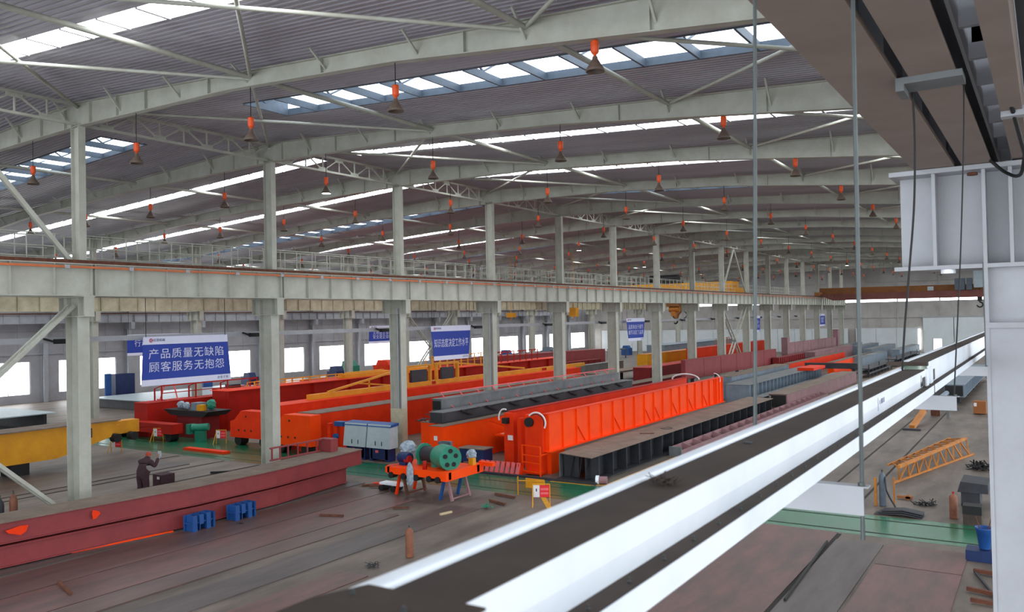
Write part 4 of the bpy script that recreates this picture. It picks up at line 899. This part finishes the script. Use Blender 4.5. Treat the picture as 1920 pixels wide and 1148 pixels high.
girder('mauve_girder', 'lower mauve girder in front of the tall one near the last columns', 'girder', -24.2, -22.8, 100, 122, .03, 1.95, 'mauve', 'mauve', .1)
girder('orange_girder', 'narrow orange girder far down the bay beneath the mauve girders', 'girder', -22.6, -21.9, 85, 112, .03, 1.5, 'orangered', 'dust', .05)
girder('orange_girder', 'thin orange girder far down the bay, nearer the aisle', 'girder', -19.2, -18.5, 89, 112, .03, 1.45, 'orange', 'dust', .05)
tag(MB().box(-20.8, -15.6, 86.4, 86.9, .95, 1.5).build('cross_beam', 'darksteel', loc=(-18, 86.6, 1)), 'dark steel beam lying crosswise over the far orange girders', 'beam')
blocks('dark stand carrying the crosswise beam, %s of two', -19.6, [86.6], .95); blocks('dark stand carrying the crosswise beam, second stand near the aisle %s', -16.2, [86.6], .95)
girder('orange_plate', 'slanting orange red plate piece under the crosswise beam', 'plate', -18.6, -17.2, 74.5, 79, 1.52, 1.75, 'orangered', 'orangered', .02)
for k, (x0, y0, y1, z1, lb) in enumerate(((-18.0, 99, 116, 1.45, 'beyond the crosswise beam'), (-16.8, 118, 138, 1.5, 'by the far door'), (-20.4, 119, 140, 1.5, 'second from the far door'), (-23.0, 126, 141, 1.6, 'third from the far door'), (-25.4, 128, 141, 1.7, 'next to the last columns'))):
    girder('grey_girder', 'pale blue-grey girder %s' % lb, 'girder', x0 - .7, x0 + .5, y0, y1, .03, z1, 'bluesteel', 'steel', .08)
for k, (y0, y1) in enumerate(((88, 104), (106, 128))):
    r = thing('pipe_rack', (-15.4, y0, 0), 'dark low steel frame with posts along the green lane, %s one' % ('nearer' if k == 0 else 'farther'), 'frame')
    q = MB().box(-16.2, -15.0, y0, y1, .35, .5).box(-16.2, -15.0, y0, y1, .8, .9)
    for i in range(int((y1 - y0) / 2)): q.box(-15.1, -15.02, y0 + 2 * i, y0 + 2 * i + .1, 0, 1.3 if i % 3 == 0 else .85)
    q.build('rail', 'darksteel', r)

# ------------------------------------------------------------------ second bay beyond the middle columns
def carriage(label, x0, x1, y, zt_, m, parent=None):
    r_ = thing('end_carriage', ((x0 + x1) / 2, y, 0), label, 'end carriage')
    MB().prism([(x0, .45), (x1, .45), (x1, zt_), (x0 + .9, zt_), (x0 + .35, zt_ - .5), (x0, zt_ - .6)], 'y', y, y + .7).build('body', m, r_)
    for x in (x0 + .5, x1 - .5): MB().cyl((x, y + .1, .28), (x, y + .6, .28), .28, 16).build('wheel', 'black', r_)
    h_ = MB()
    for x, z in ((x0 + .7, .85), (x0 + 1.2, .85), (x0 + 1.7, .85), (x0 + 1.3, zt_ - .3)): h_.cyl((x, y - .01, z), (x, y + .02, z), .06, 10)
    h_.build('bolt_hole', 'black', r_)
    return r_
girder('orange_girder', 'long orange girder just past the columns, closer of the carriage pair', 'girder', -32.4, -31.0, 29.6, 58, .03, 2.0, 'orangered', 'dust', .04)
carriage('orange end carriage with bolt holes next to the pale cabinets', -33.4, -30.6, 28.75, 1.98, 'orange')
girder('orange_girder', 'long orange girder carrying the yellow truss beam', 'girder', -35.9, -34.4, 30.3, 64, .03, 2.2, 'orangered', 'orangered', .04)
carriage('orange end carriage with bolt holes partly behind the second column', -37.6, -34.6, 29.5, 1.9, 'orangered')
girder('dark_red_girder', 'dark red underslung girder between two long orange girders', 'girder', -34.2, -32.6, 29.8, 50, .1, 1.0, 'red', 'red', .04)
tag(MB().prism([(.0, 2.03), (.3, 2.03), (.3, 2.2), (.24, 2.2), (.24, 2.06), (.06, 2.06), (.06, 2.2), (.0, 2.2)], 'y', 32.5, 36.0).build('steel_trough', 'steel', loc=(-31.6, 34, 2.0)), 'short grey steel trough resting on the closer orange girder', 'trough')
bpy.data.objects['steel_trough'].location.x = -31.9; bpy.data.objects['steel_trough'].data.transform(Matrix.Translation((31.6, 0, 0)))
tag(MB().box(-38.5, -35.2, 27.2, 27.6, .0, .12).build('orange_bar', 'orangered', loc=(-36, 27.4, 0)), 'flat orange bar on the bare floor before the carriages', 'bar')
r = thing('yellow_truss_beam', (-35.2, 33, 2.2), 'yellow beam with portal frames laid on the long orange girder', 'beam')
MB().box(-35.4, -35.1, 33, 66, 2.2, 2.5).build('beam', 'yellow', r); m = MB()
for y0 in (41.5, 44.6): 
    for yy in (y0, y0 + 2.4): m.box(-35.35, -35.15, yy, yy + .18, 2.5, 3.5)
    m.box(-35.35, -35.15, y0, y0 + 2.58, 3.5, 3.62)
m.build('portal_frame', 'yellow', r)
MB().bar((-35.25, 34.5, 2.52), (-35.25, 41.5, 3.5), .12).bar((-35.25, 47.2, 3.5), (-35.25, 56, 2.6), .12).bar((-35.25, 38, 2.5), (-35.25, 38, 2.95), .08).bar((-35.25, 40, 2.5), (-35.25, 37, 2.85), .08).bar((-35.25, 51, 2.5), (-35.25, 51, 3.1), .1).build('diagonal', 'yellow', r)
MB().box(-35.09, -35.07, 44.0, 44.4, 2.25, 2.45).box(-35.09, -35.07, 58.5, 59.2, 2.25, 2.45).build('tag_plate', 'red', r)
MB().box(-35.33, -35.17, 42, 43.6, 2.5, 3.3).box(-35.33, -35.17, 45.2, 46.6, 2.5, 3.3).build('motor_box', 'darksteel', r)
# red girders
r = girder('red_girder', 'red box girder whose end rises behind the yellow crane girder', 'girder', -46.2, -44.8, 29.3, 42, .03, 2.0, 'red', 'red', .03)
r = girder('red_girder', 'long dark red girder with dark ribs stretching deep into the second bay', 'girder', -44.4, -42.6, 33.3, 76, .03, 2.45, 'red', 'orangered', .25, 3.4)
girder('red_girder', 'red girder beyond the dark ribbed one, same height', 'girder', -47.4, -45.9, 43.5, 59, .03, 2.3, 'orangered', 'red', .04)
carriage('low red end carriage with teal motor at the aisle edge', -47.2, -41.4, 28.55, 1.0, 'red')
tag(MB().cyl((-40.9, 29.5, .75), (-40.1, 30.0, .8), .2, 14).box(-41.2, -40.9, 29.3, 29.8, .4, .95).box(-40.7, -40.3, 29.5, 30, 0, .58).build('geared_motor', 'teal', loc=(-40.6, 29.8, .5)), 'teal geared motor beside the low red carriage', 'motor')
r = thing('hoist_skid', (-42, 31, 1.3), 'dark boat-shaped hoist skid with wrapped motors in front of red girders', 'hoist')
MB().prism([(-44.3, 1.62), (-43.6, 1.3), (-40.6, 1.3), (-40.1, 1.62)], 'y', 30.0, 31.6).build('skid', 'black', r)
MB().box(-43.3, -41.0, 30.2, 31.4, 0.0, 1.3).build('stand', 'darkred', r)
blob((-43.3, 30.5, 1.85), (.24, .22, .24), 'film', 'wrapped_motor', r); blob((-42.5, 30.3, 1.85), (.22, .2, .22), 'film', 'wrapped_motor', r); blob((-40.9, 30.8, 1.95), (.3, .25, .3), 'teal', 'wrapped_gearbox', r)
MB().box(-42.1, -41.5, 30.3, 30.9, 1.62, 2.05).build('control_box', 'bluesteel', r); MB().box(-41.45, -41.1, 30.2, 30.6, 1.62, 1.95).build('limit_box', 'yellow', r)
# yellow crane girder beside the aisle
r = thing('yellow_crane_girder', (-39, 22, .55), 'yellow crane girder with tapered end lying on dark supports', 'girder')
MB().prism([(4, .55), (20.6, .55), (23.2, 1.2), (23.6, 1.95), (4, 2.0)], 'x', -39.6, -38.5).build('web_plate', 'yellow', r)
MB().box(-39.9, -38.3, 4, 23.6, 1.98, 2.03).build('top_flange', 'dust', r)
MB().box(-39.2, -38.48, 22.1, 22.25, 1.3, 1.75).build('hand_hole', 'black', r)
MB().box(-40.6, -39.9, 24.3, 25.6, 1.1, 1.75).box(-40.4, -39.7, 23.4, 24.5, 1.2, 1.6).build('end_box', 'yellow', r)
repeat(MB().cyl((-39.6, 24.0, 1.0), (-39.2, 24.0, 1.0), .22, 12), 'wheel', 'black', r, [(0, .9, 0)])
repeat(MB().box(-39.5, -38.6, 18.6, 19.4, 0, .54), 'support_stand', 'black', r, [(0, -8.6, 0)])
MB().bar((-39.9, 17.5, 2.03), (-39.9, 17.5, 3.0), .04).build('post', 'ochre', r)
# pale sheet stacks by the window wall
for k, (x0, x1, y0, y1, z, lb) in enumerate(((-62, -54.2, 20, 29, 1.1, 'large pale steel sheet on low stands, beneath the first windows'), (-51.5, -46.5, 14, 22, .95, 'bright galvanised sheet behind the yellow crane girder'), (-66, -58, 38, 52, .8, 'pale steel sheet stack farther along the window wall'))):
    r = thing('sheet_bench', ((x0 + x1) / 2, (y0 + y1) / 2, 0), lb, 'steel sheet')
    MB().box(x0, x1, y0, y1, z - .06, z).build('sheet', 'cabinet', r)
    repeat(MB().box(x0 + .3, x1 - .3, y0 + .5, y0 + .7, 0, z - .06), 'trestle_plate', 'darksteel', r, [(0, (y1 - y0) / 2 - .6, 0), (0, y1 - y0 - 1.2, 0)])
r = thing('blue_press', (-68.5, 41.5, 0), 'tall blue machine with cylinder standing below a window', 'machine')
MB().box(-69.3, -68.2, 41.6, 43.4, 0, 2.4).build('body', 'navy', r); MB().cyl((-68.4, 41.0, .6), (-68.4, 41.0, 2.5), .28, 14).build('cylinder', 'blue', r)
for k, (x, y, w_, h_, m_, lb) in enumerate(((-66, 49, 1.0, 1.6, 'blue', 'blue machine tool behind the large slogan banner'), (-67, 55, 1.2, 1.7, 'navy', 'navy locker under the window past the large banner'), (-62, 62, 1.4, 2.0, 'navy', 'dark blue cabinet past the second column'), (-66, 68, 1.6, 2.2, 'teal', 'green machine near the middle windows'), (-64, 72, 2.2, 2.1, 'orangered', 'orange machine housing near the middle windows'), (-62, 94, 1.5, 2.3, 'blue', 'blue motor cover near the single-row banner'), (-66, 112, 1.8, 2.0, 'grey', 'grey machine below the far windows'), (-60, 128, 1.4, 1.6, 'blue', 'small blue drum far along the window wall'), (-68, 59, .6, 2.2, 'cabinet', 'narrow pale locker standing by a window column'))):
    r = thing('workshop_machine', (x, y, 0), lb, 'machine')
    MB().box(x - w_ / 2, x + w_ / 2, y - w_ / 2, y + w_ / 2, 0, h_ * .75).build('body', m_, r); MB().prism([(x - w_ / 2 + .1, h_ * .75), (x + w_ / 2 - .1, h_ * .75), (x + w_ / 4, h_), (x - w_ / 3, h_)], 'y', y - w_ / 3, y + w_ / 3).build('cover', m_, r)
# yellow frames and railings standing on the red girders
def frame_row(label, x, y0, n, st, h_, m_, z0=2.46):
    r_ = thing('tubular_railing', (x, y0, z0), label, 'frame'); q = MB()
    for i in range(n):
        yy = y0 + i * st; q.bar((x, yy, z0), (x, yy, z0 + h_), .07); q.bar((x - .7, yy, z0), (x - .7, yy, z0 + h_ * .8), .07); q.bar((x, yy, z0 + h_), (x - .7, yy, z0 + h_ * .8), .05)
    q.bar((x, y0, z0 + h_), (x, y0 + (n - 1) * st, z0 + h_), .07); q.bar((x, y0, z0 + h_ * .5), (x, y0 + (n - 1) * st, z0 + h_ * .5), .05)
    q.build('tube', m_, r_)
frame_row('yellow tubular frame standing on the long dark red girder', -43.0, 54, 9, 1.0, 1.1, 'yellow')
frame_row('red tubular railing on the dark red girder past the yellow frame', -43.2, 63.5, 8, 1.1, 1.0, 'red')
frame_row('low yellow frame pieces on the red girder before the second column', -43.4, 36, 6, 1.6, .35, 'yellow')
for k, (x, y, h_, m_) in enumerate(((-58, 46, 1.5, 'red'), (-56, 52, 1.3, 'blue'), (-60, 84, 1.9, 'orangered'), (-58, 90, 1.7, 'red'), (-60, 104, 1.8, 'navy'), (-57, 118, 1.8, 'grey'))):
    r = thing('machine_bench', (x, y, 0), 'low %s machine bench in the window bay, %s from the near end' % ({'red': 'red', 'blue': 'blue', 'orangered': 'orange', 'navy': 'navy', 'grey': 'grey'}[m_], ORD[k + 1]), 'bench')
    MB().box(x - 1, x + 1, y - 1.5, y + 1.5, h_ - .5, h_ - .3).build('top', m_, r); MB().box(x - .6, x + .2, y - .5, y + .5, h_ - .3, h_).build('vice', 'darksteel', r)
    repeat(MB().box(x - .95, x - .8, y - 1.4, y - 1.25, 0, h_ - .5), 'leg', m_, r, [(1.75, 0, 0), (0, 2.65, 0), (1.75, 2.65, 0)])
frame_row('low red frame on the red girder behind the banner', -45.2, 30.5, 4, 2.4, .9, 'red', 2.02)
for k, (y0, y1, lb) in enumerate(((44, 49, 'right after the second column'), (50, 53.5, 'a little past the second column'))):
    tag(MB().box(-43.9, -43.1, y0, y1, 2.46, 2.75).box(-43.7, -43.4, y0 + .5, y1 - .5, 2.75, 2.85).build('yellow_beam', 'yellow', loc=(-43.5, y0, 2.46)), 'short yellow beam lying on the dark red girder, %s' % lb, 'beam')
r = thing('ladder_stand', (-47.8, 33, 1.9), 'pink A-shaped ladder stand on the red girder by the large banner', 'ladder')
MB().bar((-46.1, 31, 2.02), (-46.0, 31.6, 3.9), .06).bar((-45.2, 31.6, 2.02), (-46.0, 31.6, 3.9), .06).bar((-46.1, 30.8, 2.05), (-45.0, 30.8, 2.05), .06).build('leg', 'pink', r)
# farther girders of the second bay
girder('maroon_girder', 'huge maroon box girder filling the middle of the second bay', 'girder', -47.8, -46.0, 60, 92, .5, 2.95, 'maroon', 'maroon', .04, rise=-.35)
girder('dark_girder', 'dark maroon lattice girder under the huge maroon one', 'girder', -45.6, -44.6, 62, 88, .1, 1.6, 'darkred', 'darkred', .08, 1.5)
tag(MB().box(-45.9, -44.3, 56.8, 59.5, .6, 2.5).build('red_housing', 'red', loc=(-45, 58, .6)), 'red box housing at the near end of the huge maroon girder', 'housing')
girder('grey_girder', 'long grey tube girder in front of the huge maroon girder', 'girder', -43.6, -42.6, 66, 90, .03, 1.3, 'steel', 'steel', .06)
girder('yellow_girder', 'yellow girder seen between the sixth and seventh columns', 'girder', -39.6, -38.2, 87, 102, .03, 2.2, 'yellow', 'ochre', .05)
girder('dark_table', 'dark low table under the yellow girder between columns', 'table', -38.2, -36.2, 72, 86, .9, 1.05, 'dust', 'dust', .05)
blocks('dark block carrying the low table between columns, %s along', -37.2, [73, 78, 83], .88)
girder('red_girder', 'red girder pair behind the seventh to tenth columns', 'girder', -35.6, -34.2, 92, 122, .03, 2.7, 'orangered', 'red', .05)
girder('red_girder', 'low red girder in front, between sixth and eighth columns', 'girder', -33.2, -31.4, 72, 92, .03, 1.7, 'darkred', 'red', .05)
girder('grey_girder', 'pale grey girder stack far back in the second bay', 'girder', -46, -43, 104, 134, .03, 2.6, 'bluesteel', 'bluesteel', .2)
frame_row('ochre lattice jib resting on the red girders far back', -34.4, 101, 5, .8, .9, 'ochre', 2.72)
girder('dark_red_girder', 'dull red floor girder beside the middle columns', 'girder', -30.6, -29.2, 62, 76, .1, .9, 'darkred', 'dust', .05)
r = thing('ribbed_tray', (-25.4, 58, 0), 'grey ribbed steel tray on the floor by the fifth column', 'tray'); q = MB().box(-26.3, -24.6, 56, 63, .1, .18)
for i in range(10): q.box(-26.3, -24.6, 56 + i * .75, 56.08 + i * .75, .18, .9)
q.box(-26.3, -24.6, 56, 63, .9, .96); q.build('rib', 'steel', r)

# ------------------------------------------------------------------ slogan banners, hung along the rows and facing the near side
def banner(label, x, quad, lines, tsize, tz, logo=True, group=None, sx=1.0):
    """quad: (yTopL, yTopR, yBotR, yBotL, zTop, zBot)"""
    a, b_, c, d_, z1, z0 = quad
    r_ = thing('slogan_banner', (x, (a + b_) / 2, z0), label, 'banner', group)
    P = lambda u, v: (x, (d_ + (c - d_) * u) * (1 - v) + (a + (b_ - a) * u) * v, z0 + (z1 - z0) * v)
    h1, h0 = .84, .125
    for nm, v0, v1, mt in (('lower_band', 0, h0, 'bannerwhite'), ('blue_field', h0, h1, 'bannerblue'), ('upper_band', h1, 1, 'bannerwhite')):
        vs = [];
        for s_ in (0, .012):
            for u, v in ((0, v0), (1, v0), (1, v1), (0, v1)): p = P(u, v); vs.append((p[0] - s_, p[1], p[2]))
        MB().add(vs, [(0, 1, 2, 3), (7, 6, 5, 4), (0, 4, 5, 1), (1, 5, 6, 2), (2, 6, 7, 3), (3, 7, 4, 0)]).build(nm, mt, r_)
    for q_ in (a + .1, b_ - .1): MB().cyl((x, q_, z1 - .02), (x, q_, 7.6), .012, 5).build('hanging_cord', 'black', r_)
    def put(name, body, size, u, v, m_, sp=1.0):
        p = P(u, v); mw = Matrix.Translation((x + .006, p[1], p[2])) @ Matrix.Rotation(PI / 2, 4, 'Z') @ Matrix.Rotation(PI / 2, 4, 'X') @ Matrix.Scale(sx if name == 'lettering' else 1, 4, (1, 0, 0))
        text_mesh(name, body, size, m_, r_, mw, .002, sp)
    for i, ln in enumerate(lines): put('lettering', ln, tsize, .5 if len(lines) > 0 else .5, tz[i], 'ink', 1.12 if len(ln) < 9 else 1.0)
    if logo:
        p = P(.085, .925)
        m_ = MB(); m_.cyl((x + .001, p[1], p[2]), (x + .008, p[1], p[2]), .075, 16); m_.build('round_emblem', 'redink', r_)
        m_ = MB(); m_.bar((x + .010, p[1] + .04, p[2] + .045), (x + .010, p[1] - .04, p[2]), .012).bar((x + .010, p[1] - .04, p[2]), (x + .010, p[1] + .04, p[2] - .045), .012); m_.build('emblem_stroke', 'bannerwhite', r_)
        put('header_lettering', '起重机械', .12, .175, .925, 'greyink')
        put('footer_lettering', '企业文化', .12, .90, .062, 'greyink', 1.2)
XN = -27.45
banner('blue banner with two rows of Chinese characters between the first two columns', XN, (17.82, 21.45, 21.62, 17.72, 6.19, 4.40), ['产品质量无缺陷', '顾客服务无抱怨'], .40, (.63, .36), sx=1.12)
banner('blue banner with a single row of Chinese characters before the fourth column', XN, (34.4, 38.0, 37.75, 34.65, 6.27, 4.42), ['知识态度决定工作水平'], .50, (.48,), sx=.62)
banner('blue banner with two rows of characters between sixth and seventh columns', XN, (58.6, 62.1, 61.75, 58.95, 6.42, 4.63), ['品质来自于细节', '细节决定了品质'], .38, (.60, .36))
banner('blue banner half hidden by the hanger rod, between tenth and eleventh columns', XN, (91.9, 94.1, 93.9, 91.7, 6.35, 4.5), ['安全第一', '预防为主'], .42, (.60, .36))
banner('small blue banner near the end wall between the last columns', XN, (123.3, 126.4, 126.7, 122.9, 6.36, 4.6), ['团结拼搏', '开拓创新'], .42, (.60, .36))
XF = -53.0
banner('blue banner in the second row, half hidden behind the third column', XF, (57.3, 61.8, 61.8, 57.2, 6.15, 4.5), ['文明是企业的形象', '安全是企业的效益'], .42, (.60, .36))
banner('blue banner in the second row, mostly hidden behind the large slogan banner', XF, (33.2, 37.4, 37.4, 33.2, 6.0, 4.55), ['行动创造价值'], .5, (.55,))
tag(MB().box(-54, -53.9, 118, 121, 4.4, 6.2).box(-53.89, -53.88, 118.2, 120.8, 4.8, 5.8).build('notice_board', ['bannerblue'], loc=(-54, 119, 4.4)), 'faded pale blue board hanging behind the two-row banner', 'board')
# tray on the middle row, with dark ends at each column
tag(MB().box(-28.1, -27.85, 8, 134, 6.08, 6.26).build('cable_tray', 'pale', loc=(-28, 70, 6.1)), 'pale cable tray running along the middle column row below the crane beams', 'tray')
cb = None
for k in range(1, 14):
    lb = 'dark cable bundle under the tray by the %s middle row column' % ORD[k + 1]
    if cb is None:
        cb = MB().box(-.06, .06, -.35, .45, -.08, .08).bar((0, -.35, 0), (0, -.7, .10), .06).build('cable_bundle', 'black'); o = cb
    else: o = cb.copy(); COL.objects.link(o)
    o.location = (-27.7, FR[k], 6.13); tag(o, lb, 'cable', 'cable bundles on the middle row tray')

# ------------------------------------------------------------------ overhead cranes
r = thing('bridge_crane', (-14, 118.5, 8.8), 'brown overhead bridge crane spanning the bay just before the end wall', 'crane')
yc = 118.5
MB().prism([(-26.6, 9.0), (-25.6, 9.0), (-24.2, 8.78), (-2, 8.78), (-.8, 9.0), (-.5, 9.0), (-.5, 9.75), (-26.6, 9.9)], 'y', yc + 1.2, yc + 1.8).build('far_girder', 'crane', r)
MB().prism([(-26.2, 8.9), (-24.5, 8.15), (-3, 8.1), (-1.2, 8.9), (-.9, 8.98), (-26.2, 9.02)], 'y', yc - .6, yc).build('near_girder', 'cranelow', r)
MB().box(-26.7, -26.1, yc - 1.4, yc + 2.6, 8.8, 9.3).box(-.9, -.4, yc - 1.4, yc + 2.6, 8.8, 9.3).build('end_truck', 'crane', r)
m = MB()
for i in range(12): m.box(-25 + i * .45, -24.96 + i * .45, yc - .66, yc - .62, 8.5, 9.1)
m.build('handrail_post', 'crane', r)
MB().box(-9.8, -8.7, yc - .8, yc + .6, 9.05, 10.5).box(-8.5, -7.9, yc - .7, yc + .4, 9.05, 10.5).build('hoist_cabinet', 'grey', r)
MB().box(-7.7, -6.3, yc - .8, yc + .6, 9.3, 11.4).build('electrical_box', 'cabinet', r)
MB().box(-12.9, -12.2, yc - .64, yc - .62, 9.1, 9.6).build('name_plate', 'cabinet', r)
MB().cyl((-7.1, yc - .3, 8.1), (-7.1, yc - .3, 9.2), .05, 6).build('rope', 'black', r)
hk = MB().box(-7.35, -6.85, yc - .5, yc - .1, 7.6, 8.2); pts = [Vector((-7.1 + .32 * math.cos(math.radians(a)), yc - .3, 7.15 + .32 * math.sin(math.radians(a)))) for a in range(95, -170, -22)]
hk.tube([Vector((-7.1, yc - .3, 7.7))] + pts, .09, 8); hk.build('hook_block', 'black', r)
r = thing('bridge_crane', (-40, 87, 8.8), 'yellow overhead crane in the second bay, seen through the walkway railing', 'crane')
MB().box(-53.0, -28.2, 86.6, 87.2, 8.95, 10.1).box(-53.0, -28.2, 88.4, 89, 8.95, 10.1).build('girder', 'yellow', r); MB().box(-28.2, -27.6, 86, 89.6, 8.8, 9.4).box(-53.2, -52.8, 86, 89.6, 8.8, 9.4).build('end_truck', 'yellow', r)
MB().cyl((-38.0, 87.8, 10.7), (-34.6, 87.8, 10.7), .45, 14).box(-36.5, -34.4, 87, 88.7, 10.1, 10.5).build('hoist_drum', 'black', r)
MB().cyl((-35.0, 87.8, 7.3), (-35.0, 87.8, 8.95), .05, 6).build('rope', 'black', r)
hk = MB().cyl((-35.0, 87.5, 7.2), (-35.0, 88.1, 7.2), .62, 18).prism([(-35.5, 7.2), (-34.5, 7.2), (-34.85, 6.2), (-35.15, 6.2)], 'y', 87.55, 88.05); hk.build('hook_block', 'crane', r)
pts = [Vector((-35.1 + .25 * math.cos(math.radians(a)), 87.8, 5.9 + .25 * math.sin(math.radians(a)))) for a in range(90, -150, -24)]
MB().tube([Vector((-35.05, 87.8, 6.3))] + pts, .09, 8).build('hook', 'black', r)
r = thing('electric_hoist', (-39, 80, 6.2), 'small ochre electric hoist hanging by the seventh column', 'hoist')
MB().cyl((-33.4, 82, 7.2), (-32.3, 82, 7.2), .3, 14).box(-33.2, -32.7, 81.8, 82.2, 6.5, 7.0).build('body', 'ochre', r); pts = [Vector((-32.3 + .8 * math.cos(math.radians(a)), 82, 6.6 + .5 * math.sin(math.radians(a)))) for a in range(60, -240, -30)]
MB().tube(pts, .05, 6).build('sling', 'black', r); MB().box(-33.6, -32.2, 81.6, 82.4, 7.5, 7.9).box(-34.5, -27.9, 81.9, 82.1, 7.9, 8.1).build('trolley', 'crane', r)
for k, (x, y, z, lb) in enumerate(((-45.5, 70, 6.7, 'ochre hoist unit seen between fourth and fifth columns'), (-40.5, 74, 6.65, 'tall ochre hoist unit beside the fifth column'))):
    tag(MB().box(x - .4, x + .4, y - .3, y + .3, z, z + (.45 if k == 0 else .9)).cyl((x, y, z - .3), (x, y, z), .05, 8).cyl((x, y, z + .4), (x, y, zt(x) - .2), .03, 6).build('hoist_unit', 'yellow', loc=(x, y, z)), lb, 'hoist')

# ------------------------------------------------------------------ worker seen from behind
def skinned(name, pts, edges, m, parent=None, sub=2, rs=1.0):
    me = bpy.data.meshes.new(name); me.from_pydata([p[:3] for p in pts], edges, []); o = bpy.data.objects.new(name, me); COL.objects.link(o)
    md = o.modifiers.new('skin', 'SKIN'); md.use_smooth_shade = True
    for i, p in enumerate(pts): me.skin_vertices[0].data[i].radius = (p[3] * rs, (p[4] if len(p) > 4 else p[3]) * rs)
    me.skin_vertices[0].data[0].use_root = True
    o.modifiers.new('sub', 'SUBSURF').levels = sub; o.modifiers['sub'].render_levels = sub
    bpy.context.view_layer.update()
    ev = o.evaluated_get(bpy.context.evaluated_depsgraph_get()); m2 = bpy.data.meshes.new_from_object(ev); bpy.data.objects.remove(o)
    m2.name = name; m2.materials.clear(); m2.materials.append(M[m])
    n_ = bpy.data.objects.new(name, m2); COL.objects.link(n_)
    if parent: n_.parent = parent
    return n_
wk = thing('person', (-29.3, 18.9, 0), 'person in dark clothes and red cap bending over work beyond the maroon beam', 'person')
B_ = [(0, 0, .90, .17, .13), (0, .04, 1.08, .17, .12), (0, .13, 1.25, .2, .13), (0, .22, 1.38, .15, .11), (0, .28, 1.47, .06, .06), (0, .32, 1.54, .09, .1),
      (-.11, -.0, .84, .11), (-.13, .05, .48, .085), (-.14, -.03, .08, .055), (-.14, .12, .04, .05), (.11, -.0, .84, .11), (.14, .06, .48, .085), (.16, -.02, .08, .055), (.17, .13, .04, .05),
      (-.22, .2, 1.35, .075), (-.31, .27, 1.08, .058), (-.24, .42, .86, .045), (-.2, .48, .8, .035), (.22, .2, 1.35, .075), (.34, .3, 1.15, .058), (.36, .42, 1.4, .045), (.36, .45, 1.48, .035)]
Ed = [(0, 1), (1, 2), (2, 3), (3, 4), (4, 5), (0, 6), (6, 7), (7, 8), (8, 9), (0, 10), (10, 11), (11, 12), (12, 13), (3, 14), (14, 15), (15, 16), (16, 17), (3, 18), (18, 19), (19, 20), (20, 21)]
skinned('body', B_, Ed, 'jacket', wk, rs=1.45)
def face_mesh():
    mb = MB(); vs = []
    for v in b.verts:
        x, y, z = v.co; k = 1.0 - .16 * max(0, -z); nose = .12 * math.exp(-((x / .18) ** 2 + ((z + .05) / .2) ** 2)) if y > .6 else 0
        vs.append((x * .078 * k, .33 + y * .095 * (1 + nose), 1.58 + z * .115))
    mb.add(vs, [tuple(q.index for q in f_.verts) for f_ in b.faces]); mb.sm = [True] * len(mb.sm)
    return mb
o = face_mesh().build('head', 'skin'); o.parent = wk
m = MB()
for s_ in (-1, 1): m.cyl((s_ * .075, .33, 1.57), (s_ * .092, .325, 1.58), .022, 8)
o = m.build('ear', 'skin'); o.parent = wk
m = MB().lathe([(.098, -.02), (.1, .03), (.085, .08), (.05, .112), (0, .125)], 18, c=(0, .325, 1.59)); m.prism([(-.07, .40), (.07, .40), (.05, .47), (-.05, .47)], 'z', 1.585, 1.60); o = m.build('cap', 'helmet'); o.parent = wk
hand_pts = [(0, 0, 0, .032, .02), (0, 0, .06, .04, .018)] + [(dx, 0, .06 + h1, .011) for dx, h1 in ((-.032, .035), (-.011, .042), (.011, .04), (.03, .032))] + [(dx, .02, .06 + h1, .009) for dx, h1 in ((-.034, .06), (-.012, .07), (.012, .067), (.032, .055))] + [(-.045, .01, .03, .012), (-.055, .03, .055, .010)]
hand_e = [(0, 1), (1, 2), (1, 3), (1, 4), (1, 5), (2, 6), (3, 7), (4, 8), (5, 9), (0, 10), (10, 11)]
h1 = skinned('hand', hand_pts, hand_e, 'skin', wk, 1); h1.location = (.36, .46, 1.5)
h2 = skinned('hand', hand_pts, hand_e, 'skin', wk, 1); h2.location = (-.19, .49, .78); h2.rotation_euler = (PI * .85, 0, 0)
o = MB().box(.30, .44, .50, .53, 1.5, 1.72).bar((.36, .5, 1.42), (.36, .52, 1.52), .03).build('welding_shield', 'cabinet'); o.parent = wk
wk.rotation_euler = (0, 0, .25)
tag(MB().box(-29.85, -29.3, 19.7, 20.3, .0, .72).build('work_box', 'jacket', loc=(-29.5, 20.0, 0)), 'dull maroon box with a white tag beside the worker', 'box')
tag(MB().box(-29.55, -29.4, 19.68, 19.7, .55, .65).build('white_tag', 'paper', loc=(-29.5, 19.7, .6)), 'small white tag on the maroon box by the worker', 'tag')
tag(MB().bar((-31.2, 23.4, .06), (-30.3, 24.2, .06), .12, .08).build('black_tube', 'black', loc=(-30.7, 23.8, 0)), 'short black tube on the floor between worker and second column', 'tube')
tag(MB().bar((-30.3, 24.3, .05), (-29.6, 24.9, .08), .12, .05).bar((-30.0, 24.6, .05), (-29.3, 24.9, .1), .08, .03).build('crumpled_wrap', 'wood', loc=(-29.9, 24.5, 0)), 'crumpled pale wrap at the end of the black tube', 'wrap')
